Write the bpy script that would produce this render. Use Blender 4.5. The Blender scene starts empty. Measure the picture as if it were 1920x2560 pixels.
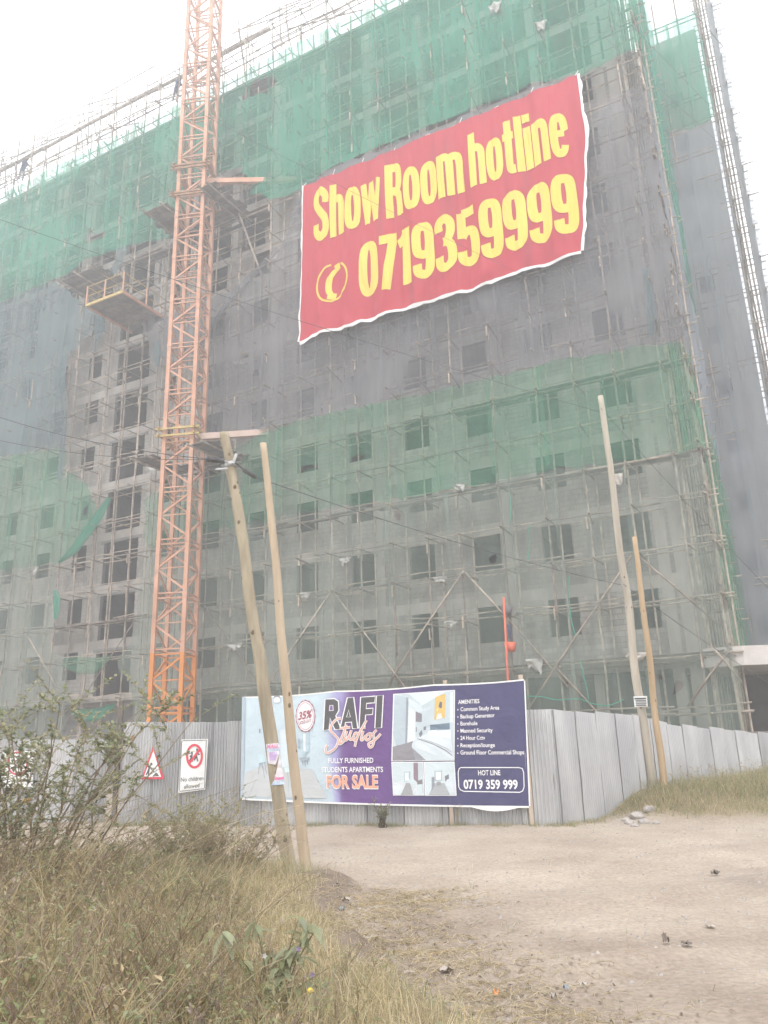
import bpy, bmesh, math, random
from mathutils import Vector, Matrix, noise
random.seed(7)
R = math.radians
scene = bpy.context.scene

# ------------------------------------------------------------------ camera
F, PITCH, ROLL, PSI, D0, CAMH = 1944.8, R(16.59), R(1.724), R(27.38), 33.85, 1.6
cam = bpy.data.cameras.new('camera')
camo = bpy.data.objects.new('camera', cam)
scene.collection.objects.link(camo)
scene.camera = camo
cam.sensor_fit = 'VERTICAL'; cam.sensor_height = 36.0; cam.lens = 36.0 * F / 2560
cam.clip_start = 0.1; cam.clip_end = 3000
_f = Vector((0, math.cos(PITCH), math.sin(PITCH))); _u = Vector((0, -math.sin(PITCH), math.cos(PITCH))); _r = Vector((1, 0, 0))
_X = _r * math.cos(ROLL) - _u * math.sin(ROLL); _Y = _r * math.sin(ROLL) + _u * math.cos(ROLL)
camo.matrix_world = Matrix(((_X.x, _Y.x, -_f.x, 0), (_X.y, _Y.y, -_f.y, 0), (_X.z, _Y.z, -_f.z, CAMH), (0, 0, 0, 1)))

# ------------------------------------------------------------------ sky, sun, exposure
SUN_EL, SUN_AZ = R(58), R(200)          # azimuth clockwise from +Y
world = bpy.data.worlds.new('World'); scene.world = world; world.use_nodes = True
wn = world.node_tree; wn.nodes.clear()
sky = wn.nodes.new('ShaderNodeTexSky'); sky.sky_type = 'NISHITA'; sky.sun_disc = False
sky.sun_elevation = SUN_EL; sky.sun_rotation = SUN_AZ; sky.air_density = 1.0; sky.dust_density = 6.0; sky.ozone_density = 0.6
bw = wn.nodes.new('ShaderNodeRGBToBW')
cloud = wn.nodes.new('ShaderNodeMix'); cloud.data_type = 'RGBA'; cloud.inputs[0].default_value = 0.72
mixw = wn.nodes.new('ShaderNodeMix'); mixw.data_type = 'RGBA'; mixw.inputs[0].default_value = 0.9
mixw.inputs[7].default_value = (14.6, 14.8, 15.2, 1)
bg = wn.nodes.new('ShaderNodeBackground'); bg.inputs[1].default_value = 0.1
wo = wn.nodes.new('ShaderNodeOutputWorld')
wn.links.new(sky.outputs[0], bw.inputs[0]); wn.links.new(sky.outputs[0], cloud.inputs[6]); wn.links.new(bw.outputs[0], cloud.inputs[7])
wn.links.new(cloud.outputs[2], mixw.inputs[6]); wn.links.new(mixw.outputs[2], bg.inputs[0]); wn.links.new(bg.outputs[0], wo.inputs[0])
sl = bpy.data.lights.new('sun', 'SUN'); sl.energy = 1.1; sl.angle = R(20); sl.color = (1.0, 0.95, 0.88)
so = bpy.data.objects.new('sun', sl); scene.collection.objects.link(so)
sd = Vector((math.sin(SUN_AZ) * math.cos(SUN_EL), math.cos(SUN_AZ) * math.cos(SUN_EL), math.sin(SUN_EL)))
so.rotation_euler = sd.to_track_quat('Z', 'Y').to_euler(); so.location = sd * 80
scene.view_settings.view_transform = 'Standard'; scene.view_settings.look = 'None'
scene.view_settings.exposure = 0.78; scene.view_settings.gamma = 1.0; scene.view_settings.use_curve_mapping = False
scene.render.engine = 'CYCLES'
cy = scene.cycles
cy.max_bounces = 4; cy.diffuse_bounces = 2; cy.glossy_bounces = 1; cy.transmission_bounces = 2; cy.transparent_max_bounces = 12; cy.volume_bounces = 1
cy.use_adaptive_sampling = True; cy.adaptive_threshold = 0.03
cy.use_denoising = True

# ------------------------------------------------------------------ pixel helpers (pixels of the 1920x2560 photograph)
def ray(px, py):
    a, b = px - 960, 1280 - py
    cr, sr = math.cos(ROLL), math.sin(ROLL)
    a, b = cr * a + sr * b, -sr * a + cr * b
    c, s = math.cos(PITCH), math.sin(PITCH)
    return Vector((a / F, c - b / F * s, s + b / F * c))
CAM = Vector((0, 0, CAMH))
UV = Vector((math.cos(PSI), -math.sin(PSI), 0)); VV = Vector((math.sin(PSI), math.cos(PSI), 0)); ORG = Vector((0, D0, 0))
def fp(u, v, z): return ORG + UV * u + VV * v + Vector((0, 0, z))
def fac(px, py, v=0.0):
    r = ray(px, py); t = ((ORG + VV * v - CAM).dot(VV)) / r.dot(VV); P = CAM + r * t
    return (P - ORG).dot(UV), P.z
def atY(px, py, y):
    r = ray(px, py); return CAM + r * (y / r.y)
def gnd(px, py, z=0.0):
    r = ray(px, py); return CAM + r * ((z - CAMH) / r.z)
KD = 1920 / 1659
def D(x, y): return x * KD, y * KD
def zoom(x0, y0, w, W=1659):
    s = w / W
    return lambda x, y: (x0 + x * s, y0 + y * s)
Z1 = zoom(0, 0, 960); Z2 = zoom(960, 0, 960); Z3 = zoom(0, 560, 960); Z4 = zoom(960, 560, 960); Z5 = zoom(0, 1100, 960); Z6 = zoom(960, 1100, 960)
ZC = zoom(380, 380, 400); ZP = zoom(100, 600, 600); ZL = zoom(0, 1300, 420); ZT = zoom(350, 1000, 400); ZB1 = zoom(600, 1680, 400); ZB2 = zoom(960, 1680, 400); ZS = zoom(300, 1780, 340); ZBAN = zoom(740, 180, 760)
ZRT = zoom(1440, 0, 480); ZR = zoom(1500, 1000, 420, 1161)

# ------------------------------------------------------------------ object helpers
COL = scene.collection
def tag(o, label=None, cat=None, group=None, kind=None):
    if label: o['label'] = label
    if cat: o['category'] = cat
    if group: o['group'] = group
    if kind: o['kind'] = kind
    return o
def empty(name, loc, label=None, cat=None, group=None):
    o = bpy.data.objects.new(name, None); COL.objects.link(o); o.location = loc; o.empty_display_size = 0.2
    return tag(o, label, cat, group)
def link(name, me, parent=None, mat_=None):
    o = bpy.data.objects.new(name, me); COL.objects.link(o)
    if mat_ is not None and len(me.materials) == 0: me.materials.append(mat_)
    if parent is not None:
        o.parent = parent; o.matrix_parent_inverse = Matrix.Translation(-ABS[parent.name]) if parent.name in ABS else Matrix()
    return o
ABS = {}
def thing(name, loc, label, cat, group=None):
    o = empty(name, loc, label, cat, group); ABS[o.name] = Vector(loc); return o
class MB:
    def __init__(s): s.v = []; s.f = []; s.c = None
    def quad(s, a, b, c, d):
        n = len(s.v); s.v += [tuple(a), tuple(b), tuple(c), tuple(d)]; s.f.append((n, n + 1, n + 2, n + 3)); return s
    def poly(s, pts):
        n = len(s.v); s.v += [tuple(p) for p in pts]; s.f.append(tuple(range(n, n + len(pts)))); return s
    def hexa(s, P):      # 8 corners, bottom 4 ccw then top 4
        n = len(s.v); s.v += [tuple(p) for p in P]
        s.f += [(n, n + 3, n + 2, n + 1), (n + 4, n + 5, n + 6, n + 7), (n, n + 1, n + 5, n + 4), (n + 1, n + 2, n + 6, n + 5), (n + 2, n + 3, n + 7, n + 6), (n + 3, n, n + 4, n + 7)]; return s
    def fbox(s, u0, u1, v0, v1, z0, z1):   # box in facade axes
        return s.hexa([fp(u0, v0, z0), fp(u1, v0, z0), fp(u1, v1, z0), fp(u0, v1, z0), fp(u0, v0, z1), fp(u1, v0, z1), fp(u1, v1, z1), fp(u0, v1, z1)])
    def bar(s, a, b, w, h, up=Vector((0, 0, 1))):
        a = Vector(a); b = Vector(b); d = (b - a).normalized()
        x = d.cross(up)
        if x.length < 1e-4: x = d.cross(Vector((1, 0, 0)))
        x.normalize(); y = x.cross(d).normalized()
        x = x * w / 2; y = y * h / 2
        return s.hexa([a - x - y, a + x - y, b + x - y, b - x - y, a - x + y, a + x + y, b + x + y, b - x + y])
    def tube(s, pts, rad, sides=6, cap=True):
        pts = [Vector(p) for p in pts]; n0 = len(s.v); N = len(pts)
        if not hasattr(rad, '__len__'): rad = [rad] * N
        ref = None
        for i, p in enumerate(pts):
            d = (pts[min(i + 1, N - 1)] - pts[max(i - 1, 0)])
            if d.length < 1e-9: d = Vector((0, 0, 1))
            d.normalize()
            if ref is None:
                ref = d.cross(Vector((0.13, 0.21, 1)))
                if ref.length < 0.05: ref = d.cross(Vector((1, 0, 0)))
            x = (ref - d * ref.dot(d)).normalized(); ref = x; y = d.cross(x)
            for k in range(sides):
                a = 2 * math.pi * k / sides
                s.v.append(tuple(p + (x * math.cos(a) + y * math.sin(a)) * rad[i]))
        for i in range(N - 1):
            for k in range(sides):
                k2 = (k + 1) % sides
                s.f.append((n0 + i * sides + k, n0 + i * sides + k2, n0 + (i + 1) * sides + k2, n0 + (i + 1) * sides + k))
        if cap and sides > 2:
            s.f.append(tuple(n0 + k for k in reversed(range(sides)))); s.f.append(tuple(n0 + (N - 1) * sides + k for k in range(sides)))
        return s
    def mesh(s, name, smooth=False):
        me = bpy.data.meshes.new(name); me.from_pydata(s.v, [], s.f)
        if s.c is not None:
            at = me.color_attributes.new('col', 'FLOAT_COLOR', 'POINT')
            at.data.foreach_set('color', [x for c in s.c for x in (c[0], c[1], c[2], 1.0)])
        if smooth: me.polygons.foreach_set('use_smooth', [True] * len(me.polygons))
        me.update(); return me
    def build(s, name, mat_, parent=None, smooth=False, kind=None):
        o = link(name, s.mesh(name, smooth), parent, mat_)
        if kind: o['kind'] = kind
        return o
def nz(x, y, z=0.0): return noise.noise(Vector((x, y, z)))
def lerp(a, b, t): return a + (b - a) * t
def interp(x, P):
    if x <= P[0][0]: return P[0][1]
    for (a, b), (c, d) in zip(P, P[1:]):
        if x <= c: return lerp(b, d, (x - a) / (c - a) if c > a else 0)
    return P[-1][1]

# ------------------------------------------------------------------ materials
def mat(name, c1, c2=None, scale=3.0, rough=0.8, bump=0.0, bscale=None, metal=0.0, stretch=(1, 1, 1), rand=0.0, spec=0.3, dirt=None, lo=0.35, hi=0.65, detail=5.0):
    m = bpy.data.materials.new(name); m.use_nodes = True; nt = m.node_tree; b = nt.nodes['Principled BSDF']
    b.inputs['Roughness'].default_value = rough; b.inputs['Metallic'].default_value = metal; b.inputs['Specular IOR Level'].default_value = spec
    g = nt.nodes.new('ShaderNodeNewGeometry'); mp = nt.nodes.new('ShaderNodeMapping'); mp.inputs['Scale'].default_value = stretch
    nt.links.new(g.outputs['Position'], mp.inputs[0])
    n = nt.nodes.new('ShaderNodeTexNoise'); n.inputs['Scale'].default_value = scale; n.inputs['Detail'].default_value = detail; n.inputs['Roughness'].default_value = 0.6
    nt.links.new(mp.outputs[0], n.inputs['Vector'])
    rp = nt.nodes.new('ShaderNodeValToRGB'); rp.color_ramp.elements[0].position = lo; rp.color_ramp.elements[1].position = hi
    c2 = c2 or c1
    rp.color_ramp.elements[0].color = (*c1, 1); rp.color_ramp.elements[1].color = (*c2, 1)
    nt.links.new(n.outputs[0], rp.inputs[0]); out = rp.outputs[0]
    if dirt:
        n2 = nt.nodes.new('ShaderNodeTexNoise'); n2.inputs['Scale'].default_value = dirt[1]; n2.inputs['Detail'].default_value = 6
        nt.links.new(mp.outputs[0] if len(dirt) < 4 else g.outputs['Position'], n2.inputs['Vector'])
        r2 = nt.nodes.new('ShaderNodeValToRGB'); r2.color_ramp.elements[0].position = dirt[2]; r2.color_ramp.elements[1].position = min(1, dirt[2] + 0.18)
        r2.color_ramp.elements[0].color = (0, 0, 0, 1); r2.color_ramp.elements[1].color = (0.85, 0.85, 0.85, 1)
        nt.links.new(n2.outputs[0], r2.inputs[0])
        mx = nt.nodes.new('ShaderNodeMix'); mx.data_type = 'RGBA'; nt.links.new(r2.outputs[0], mx.inputs[0]); nt.links.new(out, mx.inputs[6]); mx.inputs[7].default_value = (*dirt[0], 1)
        out = mx.outputs[2]
    if rand:
        oi = nt.nodes.new('ShaderNodeObjectInfo'); mr = nt.nodes.new('ShaderNodeMapRange'); mr.inputs[3].default_value = 1 - rand; mr.inputs[4].default_value = 1 + rand
        nt.links.new(oi.outputs['Random'], mr.inputs[0]); hs = nt.nodes.new('ShaderNodeHueSaturation')
        nt.links.new(mr.outputs[0], hs.inputs['Value']); nt.links.new(out, hs.inputs['Color']); out = hs.outputs[0]
    nt.links.new(out, b.inputs['Base Color'])
    if bump:
        n3 = nt.nodes.new('ShaderNodeTexNoise'); n3.inputs['Scale'].default_value = bscale or scale * 6; n3.inputs['Detail'].default_value = 6
        nt.links.new(mp.outputs[0], n3.inputs['Vector'])
        bp = nt.nodes.new('ShaderNodeBump'); bp.inputs['Strength'].default_value = bump; bp.inputs['Distance'].default_value = 0.03
        nt.links.new(n3.outputs[0], bp.inputs['Height']); nt.links.new(bp.outputs[0], b.inputs['Normal'])
    return m
def attr_mat(name, rough=0.7, var=0.12, scale=4.0, trans=0.0):
    """colour printed / grown into the mesh (col attribute) with a little noise"""
    m = mat(name, (1, 1, 1), None, scale, rough); nt = m.node_tree; b = nt.nodes['Principled BSDF']
    at = nt.nodes.new('ShaderNodeAttribute'); at.attribute_name = 'col'
    n = [x for x in nt.nodes if x.type == 'TEX_NOISE'][0]
    mr = nt.nodes.new('ShaderNodeMapRange'); mr.inputs[1].default_value = 0.3; mr.inputs[2].default_value = 0.7; mr.inputs[3].default_value = 1 - var; mr.inputs[4].default_value = 1 + var
    nt.links.new(n.outputs[0], mr.inputs[0]); hs = nt.nodes.new('ShaderNodeHueSaturation'); nt.links.new(mr.outputs[0], hs.inputs['Value']); nt.links.new(at.outputs['Color'], hs.inputs['Color'])
    nt.links.new(hs.outputs[0], b.inputs['Base Color'])
    if trans:
        tr = nt.nodes.new('ShaderNodeBsdfTranslucent'); nt.links.new(hs.outputs[0], tr.inputs[0]); ms = nt.nodes.new('ShaderNodeMixShader'); ms.inputs[0].default_value = trans
        o = nt.nodes['Material Output']; nt.links.new(b.outputs[0], ms.inputs[1]); nt.links.new(tr.outputs[0], ms.inputs[2]); nt.links.new(ms.outputs[0], o.inputs[0])
    return m
def net_mat(name, c1, c2, cover, var=0.12):
    """open-weave debris netting: threads cover part of each patch, the rest is air"""
    m = bpy.data.materials.new(name); m.use_nodes = True; nt = m.node_tree; nt.nodes.clear()
    o = nt.nodes.new('ShaderNodeOutputMaterial'); g = nt.nodes.new('ShaderNodeNewGeometry')
    mp = nt.nodes.new('ShaderNodeMapping'); mp.inputs['Scale'].default_value = (1.6, 1.6, 0.12); nt.links.new(g.outputs['Position'], mp.inputs[0])
    n = nt.nodes.new('ShaderNodeTexNoise'); n.inputs['Scale'].default_value = 1.6; n.inputs['Detail'].default_value = 2.5; n.inputs['Roughness'].default_value = 0.65; nt.links.new(mp.outputs[0], n.inputs['Vector'])
    n2 = nt.nodes.new('ShaderNodeTexNoise'); n2.inputs['Scale'].default_value = 0.25; n2.inputs['Detail'].default_value = 1; nt.links.new(g.outputs['Position'], n2.inputs['Vector'])
    rp = nt.nodes.new('ShaderNodeValToRGB'); rp.color_ramp.elements[0].color = (*c1, 1); rp.color_ramp.elements[1].color = (*c2, 1); rp.color_ramp.elements[0].position = .35; rp.color_ramp.elements[1].position = .65
    nt.links.new(n2.outputs[0], rp.inputs[0])
    df = nt.nodes.new('ShaderNodeBsdfDiffuse'); tl = nt.nodes.new('ShaderNodeBsdfTranslucent'); tp = nt.nodes.new('ShaderNodeBsdfTransparent')
    nt.links.new(rp.outputs[0], df.inputs[0]); nt.links.new(rp.outputs[0], tl.inputs[0])
    m1 = nt.nodes.new('ShaderNodeMixShader'); m1.inputs[0].default_value = 0.3; nt.links.new(df.outputs[0], m1.inputs[1]); nt.links.new(tl.outputs[0], m1.inputs[2])
    ad = nt.nodes.new('ShaderNodeMath'); ad.operation = 'ADD'; nt.links.new(n.outputs[0], ad.inputs[0]); nt.links.new(n2.outputs[0], ad.inputs[1])
    mr = nt.nodes.new('ShaderNodeMapRange'); mr.inputs[1].default_value = 0.7; mr.inputs[2].default_value = 1.3; mr.inputs[3].default_value = cover - var; mr.inputs[4].default_value = cover + var
    nt.links.new(ad.outputs[0], mr.inputs[0])
    m2 = nt.nodes.new('ShaderNodeMixShader'); nt.links.new(mr.outputs[0], m2.inputs[0]); nt.links.new(tp.outputs[0], m2.inputs[1]); nt.links.new(m1.outputs[0], m2.inputs[2]); nt.links.new(m2.outputs[0], o.inputs[0])
    return m
M = {}
M['concrete'] = mat('concrete', (0.31, 0.286, 0.262), (0.43, 0.40, 0.37), 0.9, 0.9, 0.25, 12, dirt=((0.2, 0.19, 0.18), 0.5, 0.58), stretch=(1, 1, 0.45))
M['mortar'] = mat('mortar', (0.17, 0.165, 0.16), (0.25, 0.24, 0.23), 2, 0.95, 0.2)
M['block'] = mat('block', (0.235, 0.218, 0.20), (0.39, 0.362, 0.333), 1.7, 0.93, 0.4, 14, rand=0.16, dirt=((0.17, 0.155, 0.14), 0.55, 0.56), stretch=(1, 1, .4))
M['inside'] = mat('shaded_plaster', (0.075, 0.066, 0.064), (0.125, 0.112, 0.108), 1.0, 0.95)  # room shade put into the wall colour so the openings look dark
M['pole_wood'] = mat('scaffold_wood', (0.20, 0.165, 0.135), (0.42, 0.355, 0.295), 2.5, 0.85, 0.2, 20, rand=0.35)
M['pole_wood2'] = mat('bright_timber', (0.42, 0.34, 0.27), (0.55, 0.46, 0.37), 3, 0.8, rand=0.15)
M['plank'] = mat('old_plank', (0.10, 0.085, 0.075), (0.22, 0.185, 0.16), 2.5, 0.9, 0.2, rand=0.25)
M['crane'] = mat('crane_paint', (0.50, 0.25, 0.155), (0.61, 0.345, 0.24), 1.2, 0.6, 0.05, dirt=((0.36, 0.21, 0.15), 2.2, 0.52))
M['crane_low'] = mat('crane_paint_fresh', (0.58, 0.20, 0.04), (0.68, 0.26, 0.07), 1.2, 0.45, dirt=((0.42, 0.2, 0.1), 2.2, 0.62))
M['yellow_steel'] = mat('yellow_steel', (0.42, 0.30, 0.10), (0.58, 0.43, 0.17), 4, 0.6, dirt=((0.28, 0.2, 0.13), 3, 0.55))
M['rust'] = mat('rusty_steel', (0.22, 0.12, 0.07), (0.40, 0.22, 0.12), 5, 0.8)
M['zinc'] = mat('corrugated_zinc', (0.42, 0.42, 0.43), (0.60, 0.60, 0.60), 1.3, 0.36, 0.16, 5, metal=0.45, rand=0.13, spec=0.5, dirt=((0.40, 0.37, 0.33), 1.1, 0.6), stretch=(1, 1, 0.35))
M['pole1'] = mat('weathered_log', (0.27, 0.225, 0.16), (0.47, 0.40, 0.29), 5, 0.85, 0.5, 26, stretch=(1, 1, 0.14), dirt=((0.15, 0.115, 0.08), 5, 0.57))
M['pole2'] = mat('fresh_log', (0.38, 0.295, 0.205), (0.50, 0.40, 0.29), 5, 0.8, 0.3, 24, stretch=(1, 1, 0.1), dirt=((0.3, 0.2, 0.12), 5, 0.66))
M['pole3'] = mat('grey_log', (0.35, 0.31, 0.25), (0.50, 0.45, 0.37), 5, 0.85, 0.3, 24, stretch=(1, 1, 0.1), dirt=((0.22, 0.18, 0.14), 5, 0.66))
M['pole4'] = mat('honey_log', (0.36, 0.25, 0.145), (0.48, 0.345, 0.21), 5, 0.8, 0.3, 24, stretch=(1, 1, 0.1), dirt=((0.3, 0.19, 0.1), 5, 0.66))
M['knot'] = mat('knot_wood', (0.11, 0.08, 0.055), (0.2, 0.15, 0.105), 30, 0.9)
M['cable'] = mat('hazed_black_cable', (0.07, 0.07, 0.072), (0.11, 0.11, 0.112), 4, 0.5)  # black lifted to dark grey, haze mixed into the cable colour
M['galv'] = mat('galvanised_clamp', (0.36, 0.36, 0.36), (0.5, 0.5, 0.5), 20, 0.5, metal=0.4)
M['white'] = mat('white_sheet', (0.74, 0.74, 0.73), (0.82, 0.82, 0.81), 2, 0.5)
M['whiteprint'] = mat('white_ink', (0.80, 0.79, 0.80), (0.84, 0.83, 0.84), 8, 0.5)
M['red'] = mat('red_banner_cloth', (0.40, 0.018, 0.036), (0.47, 0.026, 0.047), 0.5, 0.7, dirt=((0.31, 0.02, 0.036), 0.5, 0.54), stretch=(2, 2, 0.3), bump=.5, bscale=1.6)
M['yellow'] = mat('yellow_ink', (0.70, 0.50, 0.06), (0.75, 0.55, 0.085), 0.6, 0.6, dirt=((.60, .43, .07), .6, .56), stretch=(2, 2, .3), bump=.5, bscale=1.6)
M['signred'] = mat('sign_red', (0.66, 0.05, 0.09), (0.70, 0.07, 0.11), 8, 0.5)
M['ink'] = mat('dark_ink', (0.07, 0.075, 0.08), (0.10, 0.105, 0.11), 8, 0.6)
M['peach'] = mat('peach_ink', (0.74, 0.36, 0.24), (0.78, 0.40, 0.27), 8, 0.6)
M['maroon'] = mat('maroon_ink', (0.34, 0.09, 0.12), (0.38, 0.11, 0.14), 8, 0.6)
M['pink'] = mat('pink_ink', (0.74, 0.22, 0.42), (0.78, 0.26, 0.46), 8, 0.6)
M['lilac'] = mat('lilac_ink', (0.50, 0.36, 0.62), (0.60, 0.46, 0.70), 20, 0.6)
M['paleblue'] = mat('pale_blue_ink', (0.50, 0.60, 0.76), (0.58, 0.68, 0.82), 20, 0.6)
M['paper'] = mat('poster_paper', (0.72, 0.68, 0.72), (0.78, 0.75, 0.78), 9, 0.8)
M['redpaint'] = mat('red_painted_pole', (0.58, 0.12, 0.07), (0.68, 0.17, 0.10), 4, 0.6)
M['plastic'] = mat('dusty_plastic', (0.30, 0.30, 0.275), (0.42, 0.42, 0.39), 5, 0.6, 0.3)
M['greenrope'] = mat('green_rope', (0.03, 0.26, 0.18), (0.06, 0.34, 0.25), 5, 0.7)
M['bucket'] = mat('grey_rubber', (0.12, 0.115, 0.12), (0.2, 0.19, 0.2), 6, 0.7)
M['leaf'] = attr_mat('leaf', 0.7, 0.2, 9.0, 0.52)
M['print'] = attr_mat('printed_vinyl', 0.42, 0.06, 2.0)
_nt = M['print'].node_tree; _n = _nt.nodes.new('ShaderNodeTexNoise'); _n.inputs['Scale'].default_value = 2.2; _n.inputs['Detail'].default_value = 4; _n.inputs['Distortion'].default_value = 1.2; _g = _nt.nodes.new('ShaderNodeNewGeometry'); _b = _nt.nodes.new('ShaderNodeBump'); _b.inputs['Strength'].default_value = .45; _b.inputs['Distance'].default_value = .05
_nt.links.new(_g.outputs['Position'], _n.inputs['Vector']); _nt.links.new(_n.outputs[0], _b.inputs['Height']); _nt.links.new(_b.outputs[0], _nt.nodes['Principled BSDF'].inputs['Normal'])
M['net_top'] = net_mat('green_debris_net', (0.035, 0.29, 0.18), (0.065, 0.38, 0.25), 0.52, .17)
M['net_dark'] = net_mat('grey_debris_net', (0.20, 0.20, 0.215), (0.26, 0.26, 0.28), 0.54, .17)
M['net_wing'] = net_mat('hazed_blue_net', (0.28, 0.31, 0.345), (0.34, 0.37, 0.41), 0.58)  # haze over the wing put into the net colour, paler and bluer
M['net_green'] = net_mat('pale_green_debris_net', (0.085, 0.29, 0.175), (0.12, 0.34, 0.215), 0.38, .16)
M['net_thin'] = net_mat('thin_grey_green_net', (0.26, 0.335, 0.285), (0.31, 0.385, 0.33), 0.31, .15)
M['net_blue'] = net_mat('blue_grey_debris_net', (0.13, 0.19, 0.205), (0.18, 0.25, 0.265), 0.62)
M['net_bunch'] = net_mat('gathered_green_net', (0.03, 0.26, 0.17), (0.05, 0.33, 0.22), 0.78)
M['skin'] = mat('skin', (0.09, 0.05, 0.035), (0.11, 0.065, 0.045), 10, 0.6)
M['overall'] = mat('blue_overalls', (0.05, 0.06, 0.11), (0.08, 0.09, 0.15), 6, 0.9)

# ================================================================== GROUND
EDGE = [(-2.0, 2.6), (2.5, 1.55), (4.6, 0.9), (5.3, 0.55), (5.9, 0.25), (7.1, -0.1), (8.0, -0.35), (8.8, -0.25), (9.8, -0.05), (10.3, -0.2), (10.7, -0.8), (11.0, -1.3), (11.3, -2.2), (11.7, -4.5), (12.2, -9.0), (13.0, -40.0)]
def sm(t): t = max(0.0, min(1.0, t)); return t * t * (3 - 2 * t)
def bank(x, y):
    if y > 14: return 0.0
    e = interp(y, EDGE) + 0.30 * nz(x * 1.3, y * 1.3, 4.0) + .12 * nz(x * 4, y * 4, 4.5)
    d = e - x
    k = .45 + .55 * sm((10.6 - y) / 2.2)
    return k * (0.30 * sm(d / 0.75) + 0.12 * sm((d - 0.6) / 2.5))
FA, FB = Vector((3.2, 15.9)), Vector((14.0, 27.0))
FD = (FB - FA).normalized(); FN = Vector((FD.y, -FD.x))       # FN points to the road
def mound(x, y):
    p = Vector((x, y)) - FA; s = p.dot(FD); n = p.dot(FN)
    return 0.46 * sm((s - 1.2) / 2.4) * sm(1 - (n - 1.3 - 0.08 * s) / 1.9) * sm((n + 2.5) / 1.5) if s > 0 else 0.0
def gh(x, y):
    b0 = bank(x, y); h = b0 + mound(x, y)
    if y < 10.4 and 0 < x - interp(y, EDGE) < 1.1: h += .02 * nz(x * 5, y * 5, 18) + .012 * nz(x * 12, y * 12, 19)
    if 0.02 < b0 < 0.4: h += .05 * nz(x * 3.1, y * 3.1, 14) + .03 * nz(x * 8, y * 8, 15) + .015 * nz(x * 17, y * 17, 16)
    near = max(0.0, 1 - math.hypot(x, y - 10) / 45)
    h += near * (0.045 * nz(x * 0.45, y * 0.45) + 0.02 * nz(x * 1.7, y * 1.7, 2) + 0.008 * nz(x * 6, y * 6, 5))
    if y < 16 and x > -1:      # wheel ruts sweeping across the turning
        q = y - 0.42 * x - 0.018 * (x - 3) ** 2
        h += 0.03 * math.sin(q * 3.3 + 0.9 * nz(x * .5, y * .5)) * sm((q - 4) / 2) * sm((13 - q) / 3) + .012 * math.sin(q * 9 + 2 * nz(x * .6, y * .6, 3)) * sm((q - 4) / 2) * sm((13 - q) / 3)
    return h
def axis(a, b, fine0, fine1, step, grow=1.25):
    xs = []; x = fine0
    while x < fine1: xs.append(x); x += step
    s = step
    while x < b: xs.append(x); s *= grow; x += s
    xs.append(b); x = fine0; s = step; L = []
    while x > a:
        s *= grow; x -= s; L.append(max(x, a))
    return L[::-1] + xs
xs = axis(-280, 280, -5.5, 9.0, 0.11); ys = axis(-120, 320, 1.5, 17.5, 0.11)
g = MB()
for y in ys:
    for x in xs: g.v.append((x, y, gh(x, y)))
nx = len(xs)
for j in range(len(ys) - 1):
    for i in range(nx - 1): g.f.append((j * nx + i, j * nx + i + 1, (j + 1) * nx + i + 1, (j + 1) * nx + i))
def dirt_material():
    m = mat('dry_dirt', (0.32, 0.258, 0.205), (0.435, 0.368, 0.302), 0.55, 0.95, 1.0, 11, dirt=((0.235, 0.19, 0.16), 0.33, 0.55, 1), lo=.3, hi=.7, detail=8)
    nt = m.node_tree; b = nt.nodes['Principled BSDF']
    src = b.inputs['Base Color'].links[0].from_socket
    at = nt.nodes.new('ShaderNodeAttribute'); at.attribute_name = 'col'        # r = bare dark soil of the bank, g = sward
    sp = nt.nodes.new('ShaderNodeSeparateColor'); nt.links.new(at.outputs['Color'], sp.inputs[0])
    n = nt.nodes.new('ShaderNodeTexNoise'); n.inputs['Scale'].default_value = 14; n.inputs['Detail'].default_value = 6
    gg = nt.nodes.new('ShaderNodeNewGeometry'); nt.links.new(gg.outputs['Position'], n.inputs['Vector'])
    rp = nt.nodes.new('ShaderNodeValToRGB'); rp.color_ramp.elements[0].color = (0.13, 0.098, 0.076, 1); rp.color_ramp.elements[1].color = (0.27, 0.212, 0.168, 1)
    nt.links.new(n.outputs[0], rp.inputs[0])
    rs = nt.nodes.new('ShaderNodeValToRGB'); rs.color_ramp.elements[0].color = (0.17, 0.13, 0.075, 1); rs.color_ramp.elements[1].color = (0.33, 0.27, 0.16, 1)
    nt.links.new(n.outputs[0], rs.inputs[0])
    a = nt.nodes.new('ShaderNodeMix'); a.data_type = 'RGBA'; nt.links.new(sp.outputs[0], a.inputs[0]); nt.links.new(src, a.inputs[6]); nt.links.new(rp.outputs[0], a.inputs[7])
    c = nt.nodes.new('ShaderNodeMix'); c.data_type = 'RGBA'; nt.links.new(sp.outputs[1], c.inputs[0]); nt.links.new(a.outputs[2], c.inputs[6]); nt.links.new(rs.outputs[0], c.inputs[7])
    # fine grit speckle
    n4 = nt.nodes.new('ShaderNodeTexNoise'); n4.inputs['Scale'].default_value = 22; n4.inputs['Detail'].default_value = 7; n4.inputs['Roughness'].default_value = .72; nt.links.new(gg.outputs['Position'], n4.inputs['Vector'])
    mr = nt.nodes.new('ShaderNodeMapRange'); mr.inputs[1].default_value = .3; mr.inputs[2].default_value = .7; mr.inputs[3].default_value = .70; mr.inputs[4].default_value = 1.2; nt.links.new(n4.outputs[0], mr.inputs[0])
    hs = nt.nodes.new('ShaderNodeHueSaturation'); nt.links.new(mr.outputs[0], hs.inputs['Value']); nt.links.new(c.outputs[2], hs.inputs['Color'])
    nt.links.new(hs.outputs[0], b.inputs['Base Color'])
    return m
g.c = []
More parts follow.
